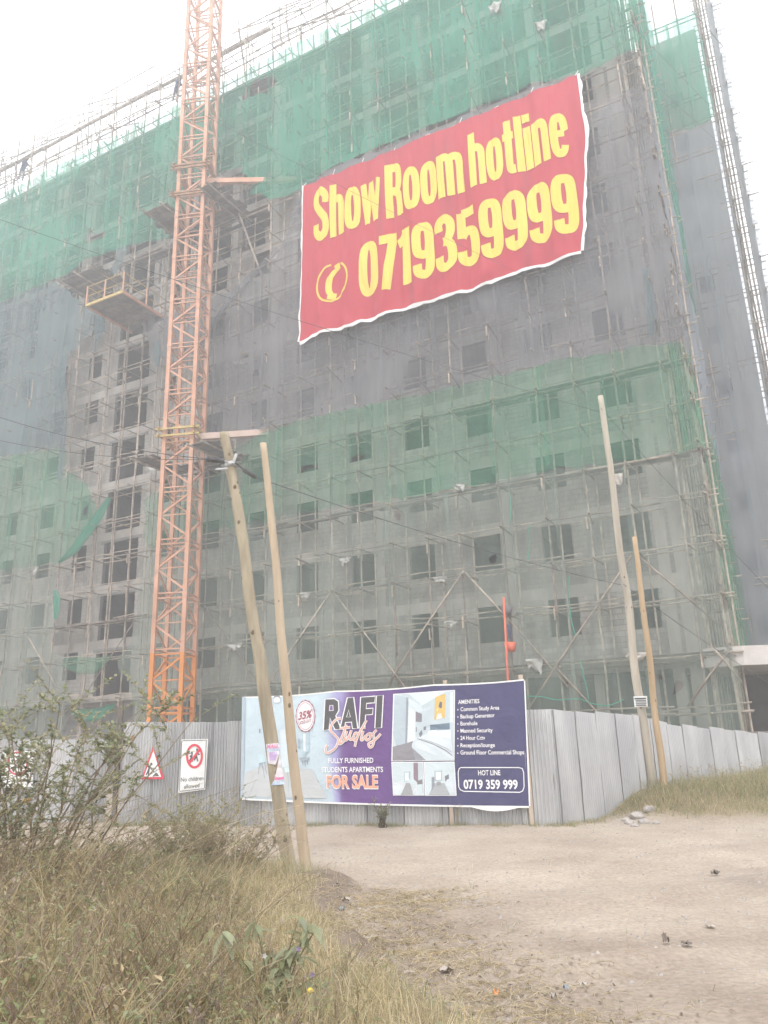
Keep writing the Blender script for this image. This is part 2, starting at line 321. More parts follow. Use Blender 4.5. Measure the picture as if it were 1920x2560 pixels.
for (x, y, z) in g.v:
    b_ = bank(x, y) if y < 14 else 0
    slope = sm(b_ / 0.05) * (1 - sm((b_ - 0.22) / 0.08)) if y < 10.6 else 0
    spill = sm((1.5 - (x - interp(y, EDGE))) / 1.3) * sm((10.2 - y) / 2.0) if y < 10.2 else 0
    pt = (max(0, nz(x * .7, y * .9, 40) + .3 * nz(x * 2.6, y * 2.6, 41) + .18) * 1.3 * sm((10.5 - y) / 4) * sm((x + .5) / 1) * sm((6.5 - x) / 3)) if y < 11 and -1 < x < 7 else 0
    g.c.append((max(min(.6, pt * .85), slope * 0.95, spill * min(1, max(0, .45 + .9 * nz(x * 1.5, y * 1.5) + .5 * nz(x * 5, y * 5)))), max(sm((b_ - 0.2) / 0.1) if y < 10.2 else sm((b_ - .1) / .08), sm(mound(x, y) / 0.2)), 0))
ground = g.build('ground', dirt_material(), smooth=True); tag(ground, 'pale dry dirt road and verge in front of the fence', 'ground', kind='structure')

# ================================================================== BUILDING
FL = lambda k: 4.35 + 3.0 * (k - 1)          # floor level of storey k (1 = first floor)
U0, U1, DEEP = -36.0, 12.55, 9.8
BLD = thing('apartment_building', fp(-12, 5, 0), 'tall grey concrete block apartment building under construction behind the netting', 'building')
WINS = [(-4.74 + 2.98 * n, 1.2) for n in range(-2, 6)] + [(-13.75, 0.9)] + [(-20.05 - 3.0 * n, 1.07) for n in range(0, 6)]
BAYS = [(-17.6, -15.05)]                      # open stair bay
COLS = [-33.9, -30.7, -27.7, -24.5, -21.4, -18.35, -14.35, -12.1, -6.2, -0.25, 5.7, 11.72, 12.3]
def openings(k):
    o = [(u, u + w, FL(k) + 1.04, FL(k) + 2.5) for u, w in WINS]
    o += [(a, b, FL(k) + 0.02, FL(k) + 2.4) for a, b in BAYS]
    return sorted(o)
def filled(k, u):                             # where the block walls have been built so far
    if k <= 8: return True
    if k == 9: return u > -6.9
    return False
# slabs, beams, columns
for k in range(1, 14):
    z = FL(k)
    MB().fbox(U0, U1, 0.12, DEEP, z - 0.16, z).build('floor_slab', M['concrete'], BLD)
    MB().fbox(U0, U1 + 0.004 * (k % 2), -0.012, 0.118, z - 0.46, z).build('edge_beam', M['concrete'], BLD)
for i, c in enumerate(COLS):
    w = 0.42 if c < 12 else 0.45
    MB().fbox(c - w / 2, c + w / 2, -0.004, 0.4, 0, FL(12) + 2.5).build('column', M['concrete'], BLD)
# upper open storeys: extra columns and set-back partition walls
mb = MB()
for k in range(9, 13):
    for n in range(-9, 6):
        u = -4.2 + 2.98 * n + 1.05
        if u > 11 or (k == 9 and filled(9, u)): continue
        mb = MB().fbox(u - 0.19, u + 0.19, 0.13, 0.5, FL(k), FL(k) + 2.55); mb.build('column', M['concrete'], BLD)
    u = U0
    while u < 11.5:
        w = random.uniform(1.2, 2.6)
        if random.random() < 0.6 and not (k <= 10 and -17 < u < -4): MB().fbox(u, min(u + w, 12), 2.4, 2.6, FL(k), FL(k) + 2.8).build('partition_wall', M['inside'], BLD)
        u += w + random.uniform(0.1, 1.0)
# interior: back wall, party walls
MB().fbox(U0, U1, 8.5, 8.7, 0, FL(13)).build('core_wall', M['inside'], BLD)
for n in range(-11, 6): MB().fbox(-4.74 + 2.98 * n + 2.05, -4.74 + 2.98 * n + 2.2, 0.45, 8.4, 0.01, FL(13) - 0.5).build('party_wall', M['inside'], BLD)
# masonry: backing wall with real openings plus single blocks proud of the joints
ROWS, BH = 12, (3.0 - 0.46) / 12
fullblk = MB(); Lb = 0.40
def blk(mbx, u0, u1, z0, z1, d=0.02):
    e = 0.006
    a, b, c, dd = fp(u0, -d + 0.03, z0), fp(u1, -d + 0.03, z0), fp(u1, -d + 0.03, z1), fp(u0, -d + 0.03, z1)
    A, B, C, D_ = fp(u0 + e, -d, z0 + e), fp(u1 - e, -d, z0 + e), fp(u1 - e, -d, z1 - e), fp(u0 + e, -d, z1 - e)
    n = len(mbx.v); mbx.v += [tuple(p) for p in (a, b, c, dd, A, B, C, D_)]
    mbx.f += [(n + 4, n + 5, n + 6, n + 7), (n, n + 1, n + 5, n + 4), (n + 1, n + 2, n + 6, n + 5), (n + 2, n + 3, n + 7, n + 6), (n + 3, n, n + 4, n + 7)]
single = []
for k in range(1, 10):
    ops = openings(k); z0 = FL(k); zt = z0 + 3.0 - 0.46
    wall = MB(); segs = []
    u = U0
    solid = []
    for a, b, c, d in ops:
        solid.append((u, a, z0, zt)); solid.append((a, b, z0, c)); solid.append((a, b, d, zt)); u = b
    solid.append((u, U1, z0, zt))
    for a, b, c, d in solid:
        if b - a > 0.01 and d - c > 0.01:
            if k == 9:
                if b < -27: continue
                elif a < -6.9: a = -6.9
                if b - a < 0.01: continue
            wall.fbox(a, b, 0.0, 0.19, c + 0.001, d)
    wall.build('wall', M['mortar'], BLD)
    # lintels and sills
    for a, b, c, d in ops:
        if d - c < 2 and filled(k, a):
            l = MB().fbox(a - 0.25, b + 0.25, -0.026, 0.0, d, d + 0.2); l.build('lintel', M['concrete'], BLD)
    st = MB()
    for r in range(ROWS):
        za, zb = z0 + r * BH + 0.005, z0 + (r + 1) * BH - 0.006
        u = U0 + (0.2 if r % 2 else 0.0)
        while u < U1:
            a, b = u + 0.006, min(u + Lb - 0.006, U1); u += Lb
            if not filled(k, a): continue
            if k == 9 and -7.2 + r * 0.12 > a > -12: continue
            parts = [(a, b)]
            zm = (za + zb) / 2
            for (oa, ob, oc, od) in ops:
                if oc - 0.04 < zm < od + 0.2:
                    lo, hi = (oa, ob) if zm < od else (oa - 0.25, ob + 0.25)
                    np_ = []
                    for (p, q_) in parts:
                        if q_ <= lo or p >= hi: np_.append((p, q_))
                        else:
                            if p < lo: np_.append((p, lo))
                            if q_ > hi: np_.append((hi, q_))
                    parts = np_
            for c in COLS:
                np_ = []
                for (p, q_) in parts:
                    if q_ <= c - .21 or p >= c + .21: np_.append((p, q_))
                    else:
                        if p < c - .21: np_.append((p, c - .21))
                        if q_ > c + .21: np_.append((c + .21, q_))
                parts = np_
            for (p, q_) in parts:
                if q_ - p < 0.05: continue
                jit = 0.004 * nz(p * 9, za * 9)
                if q_ - p > Lb - 0.02 and k <= 2 and p > -3.4 and len(single) < 300: single.append((p, za, jit))
                else: blk(st, p, q_, za, zb, 0.012 + jit)
    if st.f: st.build('block', M['block'], BLD, kind='stuff')
# single blocks, sharing one mesh
bm_ = MB(); L2 = Lb - 0.012; H2 = BH - 0.011; e = 0.006
bm_.v = [(0, .03, 0), (L2, .03, 0), (L2, .03, H2), (0, .03, H2), (e, 0, e), (L2 - e, 0, e), (L2 - e, 0, H2 - e), (e, 0, H2 - e)]
bm_.f = [(4, 5, 6, 7), (0, 1, 5, 4), (1, 2, 6, 5), (2, 3, 7, 6), (3, 0, 4, 7)]
bme = bm_.mesh('block'); bme.materials.append(M['block'])
for (p, za, j) in single:
    o = bpy.data.objects.new('block', bme); COL.objects.link(o); o.parent = BLD; o.matrix_parent_inverse = Matrix.Translation(-ABS[BLD.name])
    o.location = fp(p, -0.012 - j, za); o.rotation_euler = (0, 0, -PSI)
# ground floor
MB().fbox(U0, -13.2, -0.002, 0.2, 0, 3.89).build('wall', M['mortar'], BLD)
MB().fbox(-9.0, 2.2, 1.6, 1.8, 0, 3.89).build('shop_back_wall', M['concrete'], BLD)
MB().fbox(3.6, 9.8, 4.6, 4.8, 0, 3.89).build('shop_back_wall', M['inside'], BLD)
MB().fbox(U0, U1 + 0.9, -0.9, 0.12, 4.05, 4.345).build('ledge', M['concrete'], BLD)
for u in (7.6, 8.6, 10.6): MB().fbox(u, u + 0.35, 0.3, 0.7, 0, 3.89).build('column', M['concrete'], BLD)
# right-hand flank and set-back wing
def wing_wall():
    mbw = MB(); z = 0.0
    ops = [(14.12, 14.8, FL(k) + 1.55, FL(k) + 2.5) for k in range(1, 13)]
    for a, b, c, d in ops:
        mbw.fbox(12.4, 16.05, 10.0, 10.2, z, c) ; mbw.fbox(12.4, a, 10.0, 10.2, c, d); mbw.fbox(b, 16.05, 10.0, 10.2, c, d); z = d
    mbw.fbox(12.4, 16.05, 10.0, 10.2, z, 40.8)
    return mbw
wing_wall().build('wing_wall', M['concrete'], BLD)
MB().fbox(15.85, 16.05, 10.2, 18, 0, 40.8).build('wing_end_wall', M['concrete'], BLD)
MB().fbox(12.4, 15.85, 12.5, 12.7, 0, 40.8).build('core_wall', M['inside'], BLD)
for k in range(1, 14): MB().fbox(12.42, 15.84, 10.21, 12.49, FL(k) - .16, FL(k)).build('floor_slab', M['concrete'], BLD)
for k in range(1, 13):
    for a, b in ((0.2, 2.6), (3.8, 6.0), (7.2, 9.9)): MB().fbox(U1 - .2, U1 - 0.002, a, b, FL(k) + .001, FL(k) + 2.84).build('wall', M['block'], BLD)
# canopy slab at the right-hand corner: front edge, then a raked end
cz0, cz1 = 3.78, 4.42
cp = [fp(12.7, 0.3, 0), fp(12.7, -1.05, 0), fp(13.95, -1.05, 0), fp(19.5, 1.6, 0), fp(19.5, 4.5, 0), fp(12.7, 4.5, 0)]
cm = MB(); n = len(cp); cm.v = [(p.x, p.y, cz0) for p in cp] + [(p.x, p.y, cz1) for p in cp]
cm.f = [tuple(reversed(range(n))), tuple(range(n, 2 * n))] + [(i, (i + 1) % n, n + (i + 1) % n, n + i) for i in range(n)]
cm.build('canopy', mat('pale_render', (0.52, 0.48, 0.45), (0.62, 0.58, 0.55), 2, 0.9, 0.2), BLD)
MB().fbox(13.0, 20, 4.2, 4.5, 0, 3.77).build('shop_back_wall', M['inside'], BLD)
# roof: column starter bars, shutter boards, raking props
for i, c in enumerate([-33.9, -30.7, -27.7, -24.5, -21.4, -18.35, -14.35, -12.1, -9.1, -6.2, -3.2, -0.25, 2.7]):
    q = MB()
    for a in range(4):
        for b in range(3):
            x, y = c - .2 + a * .13, 0.25 + b * .17
            q.tube([fp(x, y, FL(13)), fp(x + random.uniform(-.03, .03), y, FL(13) + random.uniform(1.1, 1.7))], 0.012, 3)
    for zz in (.25, .6, .95): q.tube([fp(c - .22, .22, FL(13) + zz), fp(c + .21, .22, FL(13) + zz), fp(c + .21, .62, FL(13) + zz)], 0.008, 3)
    q.build('starter_bars', M['rust'], BLD)
    q = MB(); q.bar(fp(c + .6, 0.3, FL(13) + 1.2), fp(c + 1.5, 0.2, FL(13) - .1), 0.22, 0.05); q.build('raking_board', M['net_bunch'] if i % 3 else M['plank'], BLD)

# ================================================================== SCAFFOLDING
SCU = [-34.6, -33.0, -31.2, -29.6, -27.9, -26.3, -24.9, -23.49, -21.73, -19.66, -18.4, -17.0, -15.6, -14.4, -12.9, -11.1, -9.27, -7.65, -5.7, -3.75, -2.08, -0.6, 0.96, 2.62, 4.06, 5.92, 7.77, 9.36, 10.95, 12.65, 13.57]
random.seed(11)
LIFT = [2.3, 4.2, 6.22, 8.07, 9.78, 11.5, 13.4, 15.2, 17.0, 18.8, 20.6, 22.4, 24.2, 26.0, 27.8, 29.6, 31.4, 33.2, 35.0, 36.8, 38.6, 40.4, 41.9]
SCF = thing('scaffolding', fp(-10, -1.2, 0), 'wooden pole scaffolding covering the long front of the building', 'scaffolding')
def wob(u, z, s): return 0.05 * nz(u * 3.1 + s, z * 0.35, s)
cleats = MB(); inner = MB(); lightcl = MB()
for i, u in enumerate(SCU):
    top = 42.6 + 1.6 * random.random() if u < 2 else 44.5
    z = 0.0; j = 0
    while z < top:
        L = random.uniform(5.0, 6.6); z1 = min(z + L, top)
        if top - z1 < 1.2: z1 = top
        off = 0.05 * (j % 2)
        pts = [fp(u + off + wob(u, zz, 1), -1.2 + wob(u, zz, 2), zz) for zz in [lerp(z, z1, t / 5) for t in range(6)]]
        r0 = random.uniform(0.04, 0.058)
        MB().tube(pts, [r0 * (1 - 0.06 * t) for t in range(6)], 6).build('standard_pole', M['pole_wood'], SCF, True)
        z = z1 - (0.55 if z1 < top else 0); j += 1
        if z1 >= top: break
    inner.tube([fp(u + .25 + wob(u, zz, 5), -0.28 + wob(u, zz, 6) * .6, zz) for zz in [41 * t / 14 for t in range(15)]], 0.042, 5)
    for zl in LIFT[1:]:
        if random.random() < 0.45:
            zz = zl - random.uniform(0.1, 0.5); du = random.uniform(-.06, .06)
            (lightcl if random.random() < .35 else cleats).tube([fp(u + du, -1.29, zz - .22), fp(u + du * 1.2, -1.28, zz + .25)], 0.04, 5)
inner.build('inner_standard_pole', M['pole_wood'], SCF, kind='stuff')
cleats.build('splice_cleat', M['pole_wood'], SCF, kind='stuff'); lightcl.build('pale_splice_cleat', M['pole_wood2'], SCF, kind='stuff')
rails = MB(); nled = 0
for li, zl in enumerate(LIFT):
    u = -35.0
    while u < 13.4:
        L = random.uniform(4.2, 6.2); ue = min(u + L, 14.0)
        dz0, dz1 = random.uniform(-.07, .07), random.uniform(-.07, .07)
        pts = [fp(lerp(u, ue, t / 3), -1.13 + 0.03 * random.random(), zl + lerp(dz0, dz1, t / 3) + random.uniform(-.02, .02)) for t in range(4)]
        MB().tube(pts, random.uniform(.032, .045), 5).build('ledger_pole', M['pole_wood'], SCF, True); nled += 1
        if random.random() < .8: rails.tube([p + VV * 0.75 + Vector((0, 0, random.uniform(-.03, .05))) for p in pts], 0.035, 4)
        if random.random() < .75: rails.tube([p - VV * .1 + Vector((0, 0, random.uniform(.1, .28))) for p in pts], 0.03, 4)
        u = ue - random.uniform(.3, .8)
        if ue >= 13.9: break
rails.build('guard_rail', M['pole_wood'], SCF, kind='stuff')
put = []
for u in SCU:
    for zl in LIFT:
        put.append((( fp(u, -1.2, zl) - CAM).length, u, zl))
put.sort(); far = MB()
for n_, (d_, u, zl) in enumerate(put):
    a = fp(u + .1 + random.uniform(-.04, .04), (-1.3 if -3.9 < u < 11.4 and 20.2 < zl < 30.2 else -1.55 - random.uniform(0, .25)), zl - .06 + random.uniform(-.05, .05)); b = fp(u + .1 + random.uniform(-.2, .2), 0.0, zl - .06 + random.uniform(-.04, .04))
    if n_ < 290: MB().tube([a, b], random.uniform(.026, .038), 5).build('putlog', M['pole_wood'], SCF)
    else: far.tube([a, b], 0.032, 4)
far.build('putlog', M['pole_wood'], SCF, kind='stuff')
for A, B in [((4.22, 8.19), (0.6, 3.9)), ((4.26, 8.14), (8.0, 3.4)), ((10.79, 7.91), (6.2, 2.4)), ((7.64, 4.1), (9.6, 1.6)), ((13.63, 4.34), (12.0, 2.5)), ((13.0, 4.5), (13.8, 3.2)), ((-9.13, 8.19), (-5.5, 3.9)), ((-2.06, 8.06), (-6.2, 3.2)), ((-1.94, 8.04), (2.2, 2.7)), ((-21.73, 8.05), (-18.2, 4.2)), ((-13.6, 7.9), (-18.6, 2.2)), ((10.9, 8.0), (13.3, 5.2)), ((-26, 8.0), (-29.5, 3.5))]:
    MB().tube([fp(A[0], -1.31, A[1]), fp((A[0] + B[0]) / 2, -1.34, (A[1] + B[1]) / 2 + .05), fp(B[0], -1.31, B[1])], 0.037, 6).build('brace_pole', M['pole_wood'], SCF, True)
# boards lying on the first lift and a few higher lifts
for zl, ua, ub in ((4.27, -13, 13.4), (11.57, -8, 13.2), (8.13, -20, -13), (15.27, 4, 13), (38.67, -34, 4), (29.67, -16, -6)):
    u = ua
    while u < ub:
        L = random.uniform(2.2, 3.8)
        for w in range(3):
            if random.random() < .85:
                v = -1.05 + w * .27
                MB().bar(fp(u, v, zl + .03 + .012 * w), fp(min(u + L, ub), v + random.uniform(-.05, .05), zl + .03 + random.uniform(-.01, .03)), .24, .035).build('walk_board', M['plank'], SCF)
        u += L - .1
# heavy timber waler along the roof edge
u = -35
while u < -9:
    MB().tube([fp(u, -1.1, 42.0 + random.uniform(-.05, .05)), fp(u + 5, -1.1, 42.0 + random.uniform(-.1, .1))], 0.11, 6).build('roof_waler', M['pole_wood'], SCF); u += 4.8
for i in range(40):
    u = random.uniform(-35, 1); L = random.uniform(2, 5); zz = random.choice([40.9, 41.3, 42.6, 43.2, 43.9]); MB().tube([fp(u, -1.1, zz), fp(u + L, -1.1 + random.uniform(-.2, .9), zz + random.uniform(-.5, .4))], .035, 5).build('top_rail', M['pole_wood'], SCF)
for i in range(46):
    u = random.uniform(-35, 3); zz = random.uniform(39.2, 40.5); MB().tube([fp(u, -1.15 + random.uniform(-.1, 1.2), zz), fp(u + random.uniform(-.15, .15), -1.1, zz + random.uniform(1.8, 4.4))], random.uniform(.022, .04), 5).build('fringe_pole', M['pole_wood'], SCF)
# flank scaffolding (right-hand side) and wing scaffolding
SC2 = thing('scaffolding', fp(13.6, 5, 0), 'wooden pole scaffolding running back along the right flank of the building', 'scaffolding')
v = -1.2; k = 0
for v in [-0.5, 0.4, 1.6, 3.1, 4.6, 6.1, 7.6]:
    for (uu, top) in ((13.57, 43), (12.85, 42)):
        MB().tube([fp(uu + wob(v, zz, 8), v + wob(v, zz, 9), zz) for zz in [top * t / 14 for t in range(15)]], 0.05, 6).build('standard_pole', M['pole_wood'], SC2, True)
for zl in LIFT[1:]:
    for dz in (0, .32):
        MB().tube([fp(13.6, -1.6, zl + dz), fp(13.62, 8.6, zl + dz + random.uniform(-.1, .1))], 0.038, 5).build('ledger_pole', M['pole_wood'], SC2)
    for v in (0.4, 3.1, 6.1): MB().tube([fp(12.5, v, zl - .05), fp(14.0, v, zl)], 0.034, 5).build('putlog', M['pole_wood'], SC2)
SC3 = thing('scaffolding', fp(16.6, 9, 0), 'slender wooden scaffolding at the far right end of the set-back wing', 'scaffolding')
for (u, v) in [(14.0, 8.9), (15.2, 8.9), (16.2, 8.9), (17.0, 8.9), (16.6, 8.9), (16.8, 9.6), (16.45, 9.6), (16.35, 10.6), (17.05, 10.6), (16.35, 12.4), (17.05, 12.4), (16.35, 14.2), (17.05, 14.2)]:
    top = 46 + random.uniform(-1, 1.5) if u > 16 else 42.5 + random.uniform(-.5, 1)
    MB().tube([fp(u + wob(u + v, zz, 3), v, zz) for zz in [top * t / 14 for t in range(15)]], 0.05, 6).build('standard_pole', M['pole_wood'], SC3, True)
for zl in LIFT + [43.4, 45]:
    ua = 12.9 if zl < 41.5 else 16.0
    for dz in (0, .3): MB().tube([fp(ua, 8.85, zl + dz), fp(17.4 + random.uniform(-.2, .2), 8.85, zl + dz + random.uniform(-.08, .08))], 0.035, 5).build('ledger_pole', M['pole_wood'], SC3)
    MB().tube([fp(16.35, 8.4, zl + .1), fp(16.35, 14.6, zl + .15)], 0.035, 5).build('ledger_pole', M['pole_wood'], SC3)
    MB().tube([fp(17.05, 8.4, zl + .05), fp(17.05, 14.6, zl)], 0.035, 5).build('ledger_pole', M['pole_wood'], SC3)
    for dz in (.55, .95, 1.3): MB().tube([fp(15.95, 8.95, zl + dz), fp(17.2, 8.95, zl + dz + .05)], 0.028, 5).build('putlog', M['pole_wood'], SC3)
    MB().tube([fp(16.2, 12.4, zl + .2), fp(17.2, 12.4, zl + .2)], 0.028, 5).build('putlog', M['pole_wood'], SC3)

# ================================================================== NETS
def inpoly(x, y, P):
    c = False; j = len(P) - 1
    for i in range(len(P)):
        if (P[i][1] > y) != (P[j][1] > y) and x < (P[j][0] - P[i][0]) * (y - P[i][1]) / (P[j][1] - P[i][1]) + P[i][0]: c = not c
        j = i
    return c
def nearest(x, y, P):
    best = (1e9, x, y)
    for i in range(len(P)):
        (ax, ay), (bx, by) = P[i - 1], P[i]
        dx, dy = bx - ax, by - ay; L = dx * dx + dy * dy
        t = 0 if L == 0 else max(0, min(1, ((x - ax) * dx + (y - ay) * dy) / L))
        qx, qy = ax + t * dx, ay + t * dy; d = math.hypot(x - qx, y - qy)
        if d < best[0]: best = (d, qx, qy)
    return best
def net(name, poly, pos, mt, label, step=0.32, holes=(), seed=0, fold=0.13, rag=0.22, group='debris nets on the building'):
    us = [p[0] for p in poly]; zs = [p[1] for p in poly]
    nu = int((max(us) - min(us)) / step) + 2; nzc = int((max(zs) - min(zs)) / step) + 2
    u0, z0 = min(us) - step * .5, min(zs) - step * .5
    idx = {}; mbx = MB(); uz = []
    def vid(i, j):
        if (i, j) not in idx: idx[(i, j)] = len(uz); uz.append([u0 + i * step, z0 + j * step])
        return idx[(i, j)]
    hb = [(min(p[0] for p in h), max(p[0] for p in h), min(p[1] for p in h), max(p[1] for p in h), h) for h in holes]
    for i in range(nu):
        for j in range(nzc):
            cu, cz = u0 + (i + .5) * step, z0 + (j + .5) * step
            if not inpoly(cu, cz, poly): continue
            if any(a < cu < b and c < cz < d and inpoly(cu, cz, h) for a, b, c, d, h in hb): continue
            mbx.f.append((vid(i, j), vid(i + 1, j), vid(i + 1, j + 1), vid(i, j + 1)))
    cnt = {}
    for f in mbx.f:
        for a, b in zip(f, f[1:] + f[:1]): cnt[(min(a, b), max(a, b))] = cnt.get((min(a, b), max(a, b)), 0) + 1
    bv = {x for e_, c in cnt.items() if c == 1 for x in e_}
    for b in bv:
        u, z = uz[b]; d, qu, qz = nearest(u, z, poly)
        for h in holes:
            e_ = nearest(u, z, h)
            if e_[0] < d: d, qu, qz = e_
        if d < step * 1.6: uz[b] = [qu + rag * nz(qu * 2.3, qz * 2.3, seed + 7), qz + rag * nz(qu * 2.9, qz * 2.9, seed + 9)]
    for u, z in uz:
        w = fold * (1.4 * nz(u * .55, z * .2, seed) + 0.9 * nz(u * 2.2, z * .35, seed + 3) + .4 * nz(u * 3, z * 3, seed + 5))
        mbx.v.append(tuple(pos(u, w, z)))
    o = mbx.build(name, mt, smooth=True)
    rs = random.Random(seed); u = min(us) + rs.uniform(.5, 2)
    while u < max(us):          # overlapped selvedges where two widths of net are laced together
        w_ = rs.uniform(.07, .2); zs_ = [min(zs) + .25 * i for i in range(int((max(zs) - min(zs)) / .25))]; run = []
        for zq in zs_ + [1e6]:
            if zq < 1e5 and inpoly(u - .15, zq, poly) and inpoly(u + w_ + .15, zq, poly): run.append(zq); continue
            if len(run) > 5:
                sb_ = MB()
                for zq2 in run:
                    j_ = .06 * nz(u, zq2 * .5, seed + 21)
                    for du in (0, w_): ww = fold * (1.4 * nz((u + du) * .55, zq2 * .2, seed) + 0.9 * nz((u + du) * 2.2, zq2 * .35, seed + 3)); sb_.v.append(tuple(pos(u + du + j_, ww - .06, zq2)))
                for i in range(len(run) - 1): sb_.f.append((2 * i, 2 * i + 1, 2 * i + 3, 2 * i + 2))
                sb_.build('selvedge', mt, o, True)
            run = []
        u += rs.uniform(1.3, 3.1)
    return tag(o, label, 'net', group)
FR = lambda v0: (lambda u, w, z: fp(u, v0 + w, z))
def P(zf, pts, v=-1.3): return [fac(*zf(*p), v) for p in pts]
def blob(u, z, ru, rz, s=0):
    return [(u + ru * math.cos(a) * (1 + .35 * nz(a * 3, s, 1)), z + rz * math.sin(a) * (1 + .35 * nz(a * 3, s, 2))) for a in [2 * math.pi * t / 10 for t in range(10)]]
def hole(zf, x, y, rx, ry, v=-1.3):
    u, z = fac(*zf(x, y), v); u2, z2 = fac(*zf(x + rx, y), v); u3, z3 = fac(*zf(x, y + ry), v)
    return blob(u, z, abs(u2 - u) + .02, abs(z3 - z) + .02, x)
# top green net with its torn lower edge round the crane
top_poly = [(-35, 39.6), (-24, 39.5), (-12, 39.55), (2, 39.6), (2.2, 44.5), (13.72, 44.5), (13.72, 29.5)] + P(Z2, [(1085, 215), (960, 270), (860, 320)]) + [(9.5, 30.2), (4, 30.3), (-2, 30.3)] + P(ZC, [(1590, 360), (1530, 395), (1390, 460), (1250, 500), (1110, 425), (1050, 450), (1040, 345), (970, 300), (945, 160), (760, 215), (640, 250)]) + [(-11.4, 33.3), (-11.9, 31.0)] + P(ZC, [(240, 860), (150, 915)]) + [(-15.2, 30.5)] + P(ZP, [(520, 70), (300, 150), (120, 270), (0, 320)]) + [(-35, 30.4)]
net('debris_net', top_poly, FR(-1.34), M['net_top'], 'long green debris net across the top storeys of the front', holes=[hole(Z1, 1130, 375, 70, 30), hole(Z1, 1070, 400, 25, 25), hole(Z1, 395, 1025, 16, 28), hole(Z1, 440, 1020, 26, 14)], seed=1, step=.3)
# grey-violet net of the middle storeys, right of the crane
dark = P(ZP, [(690, 560), (900, 520), (1150, 425), (1400, 300), (1640, 110)]) + [(-3.4, 30.2), (9.5, 30.1)] + P(Z2, [(870, 520), (1040, 400), (1100, 360)]) + [(13.7, 27.8), (13.72, 15.85), (8.73, 16.36), (3.8, 16.3), (-3.95, 16.58), (-6.2, 16.6), (-9.9, 16.9), (-10.6, 21.2)] + P(ZP, [(900, 800), (825, 880), (745, 800), (750, 690)])
net('debris_net', dark, FR(-1.32), M['net_dark'], 'grey debris net hanging below and beside the red banner', holes=[hole(ZP, 1415, 795, 26, 30), hole(Z4, 910, 85, 15, 14), hole(Z4, 685, 215, 16, 8), hole(Z3, 1345, 825, 12, 8)], seed=2)
low = P(ZL, [(1440, 300), (1430, 0)]) + P(ZT, [(60, 1000), (240, 930), (640, 900), (900, 700), (960, 520), (1330, 330)]) + [(-3.95, 16.55), (3.8, 16.27), (8.73, 16.33), (13.72, 15.82), (13.72, 11.45), (11, 11.5), (8.3, 11.75), (3.5, 11.65), (-3.9, 11.9), (-9.2, 11.8), (-10.6, 11.6)]
net('debris_net', low, FR(-1.36), M['net_green'], 'pale green debris net band across the middle of the front right of the crane', holes=[hole(Z3, 1340, 1055, 42, 8), hole(Z3, 1290, 1075, 22, 8), hole(Z3, 1550, 1012, 36, 9), hole(Z4, 1065, 770, 18, 4), hole(Z4, 445, 900, 12, 4)], seed=3)
tri = P(Z6, [(420, 540), (500, 475), (500, 520), (470, 538)])
net('debris_net', [(-13.2, 11.7), (-10.2, 11.75), (-9.2, 11.78), (-3.9, 11.88), (3.5, 11.63), (8.3, 11.73), (11, 11.48), (13.72, 11.43), (13.72, 0.3), (-12.3, 0.3)] + P(ZL, [(1270, 1610), (1150, 1400), (1290, 1250), (1350, 1000)]), FR(-1.33), M['net_thin'], 'thin worn grey-green net over the lowest storeys right of the crane', holes=[tri, hole(Z6, 1208, 1020, 24, 16), hole(Z6, 1268, 1070, 22, 30), hole(Z5, 1595, 560, 12, 14), hole(Z6, 150, 760, 8, 8), hole(Z6, 408, 503, 4, 6), hole(Z6, 65, 320, 14, 40), hole(Z6, 15, 565, 20, 36), hole(Z6, 1132, 398, 5, 9), hole(Z6, 790, 722, 10, 6)], seed=4)
net('debris_net', [(-35, 30.35)] + P(ZP, [(0, 320), (120, 300), (210, 370), (330, 470), (455, 535), (440, 620), (330, 640), (250, 740), (185, 820), (175, 1090), (150, 1480)]) + [(-19.8, 18.6), (-26, 19.1), (-35, 19.4)], FR(-1.33), M['net_blue'], 'blue-grey debris net over the middle storeys at the left', seed=5)
net('debris_net', [(-35, 19.35), (-26, 19.05), (-19.9, 18.55)] + P(ZP, [(190, 1470), (175, 1659)]) + P(ZL, [(640, -520), (900, -300), (985, 0), (830, 200), (720, 330), (600, 425), (0, 505)]) + [(-35, 11.6)], FR(-1.37), M['net_green'], 'pale green debris net at the left with a swept tail toward the stair bay', holes=[hole(Z5, 375, 312, 12, 20)], seed=6)
net('debris_net', [(-35, 11.6)] + P(ZL, [(0, 505), (570, 440), (540, 720), (500, 1280), (640, 1400), (660, 1700)]) + [(-17.6, .3), (-35, .3)], FR(-1.32), M['net_thin'], 'thin worn grey-green net over the lowest storeys at the far left', seed=7)
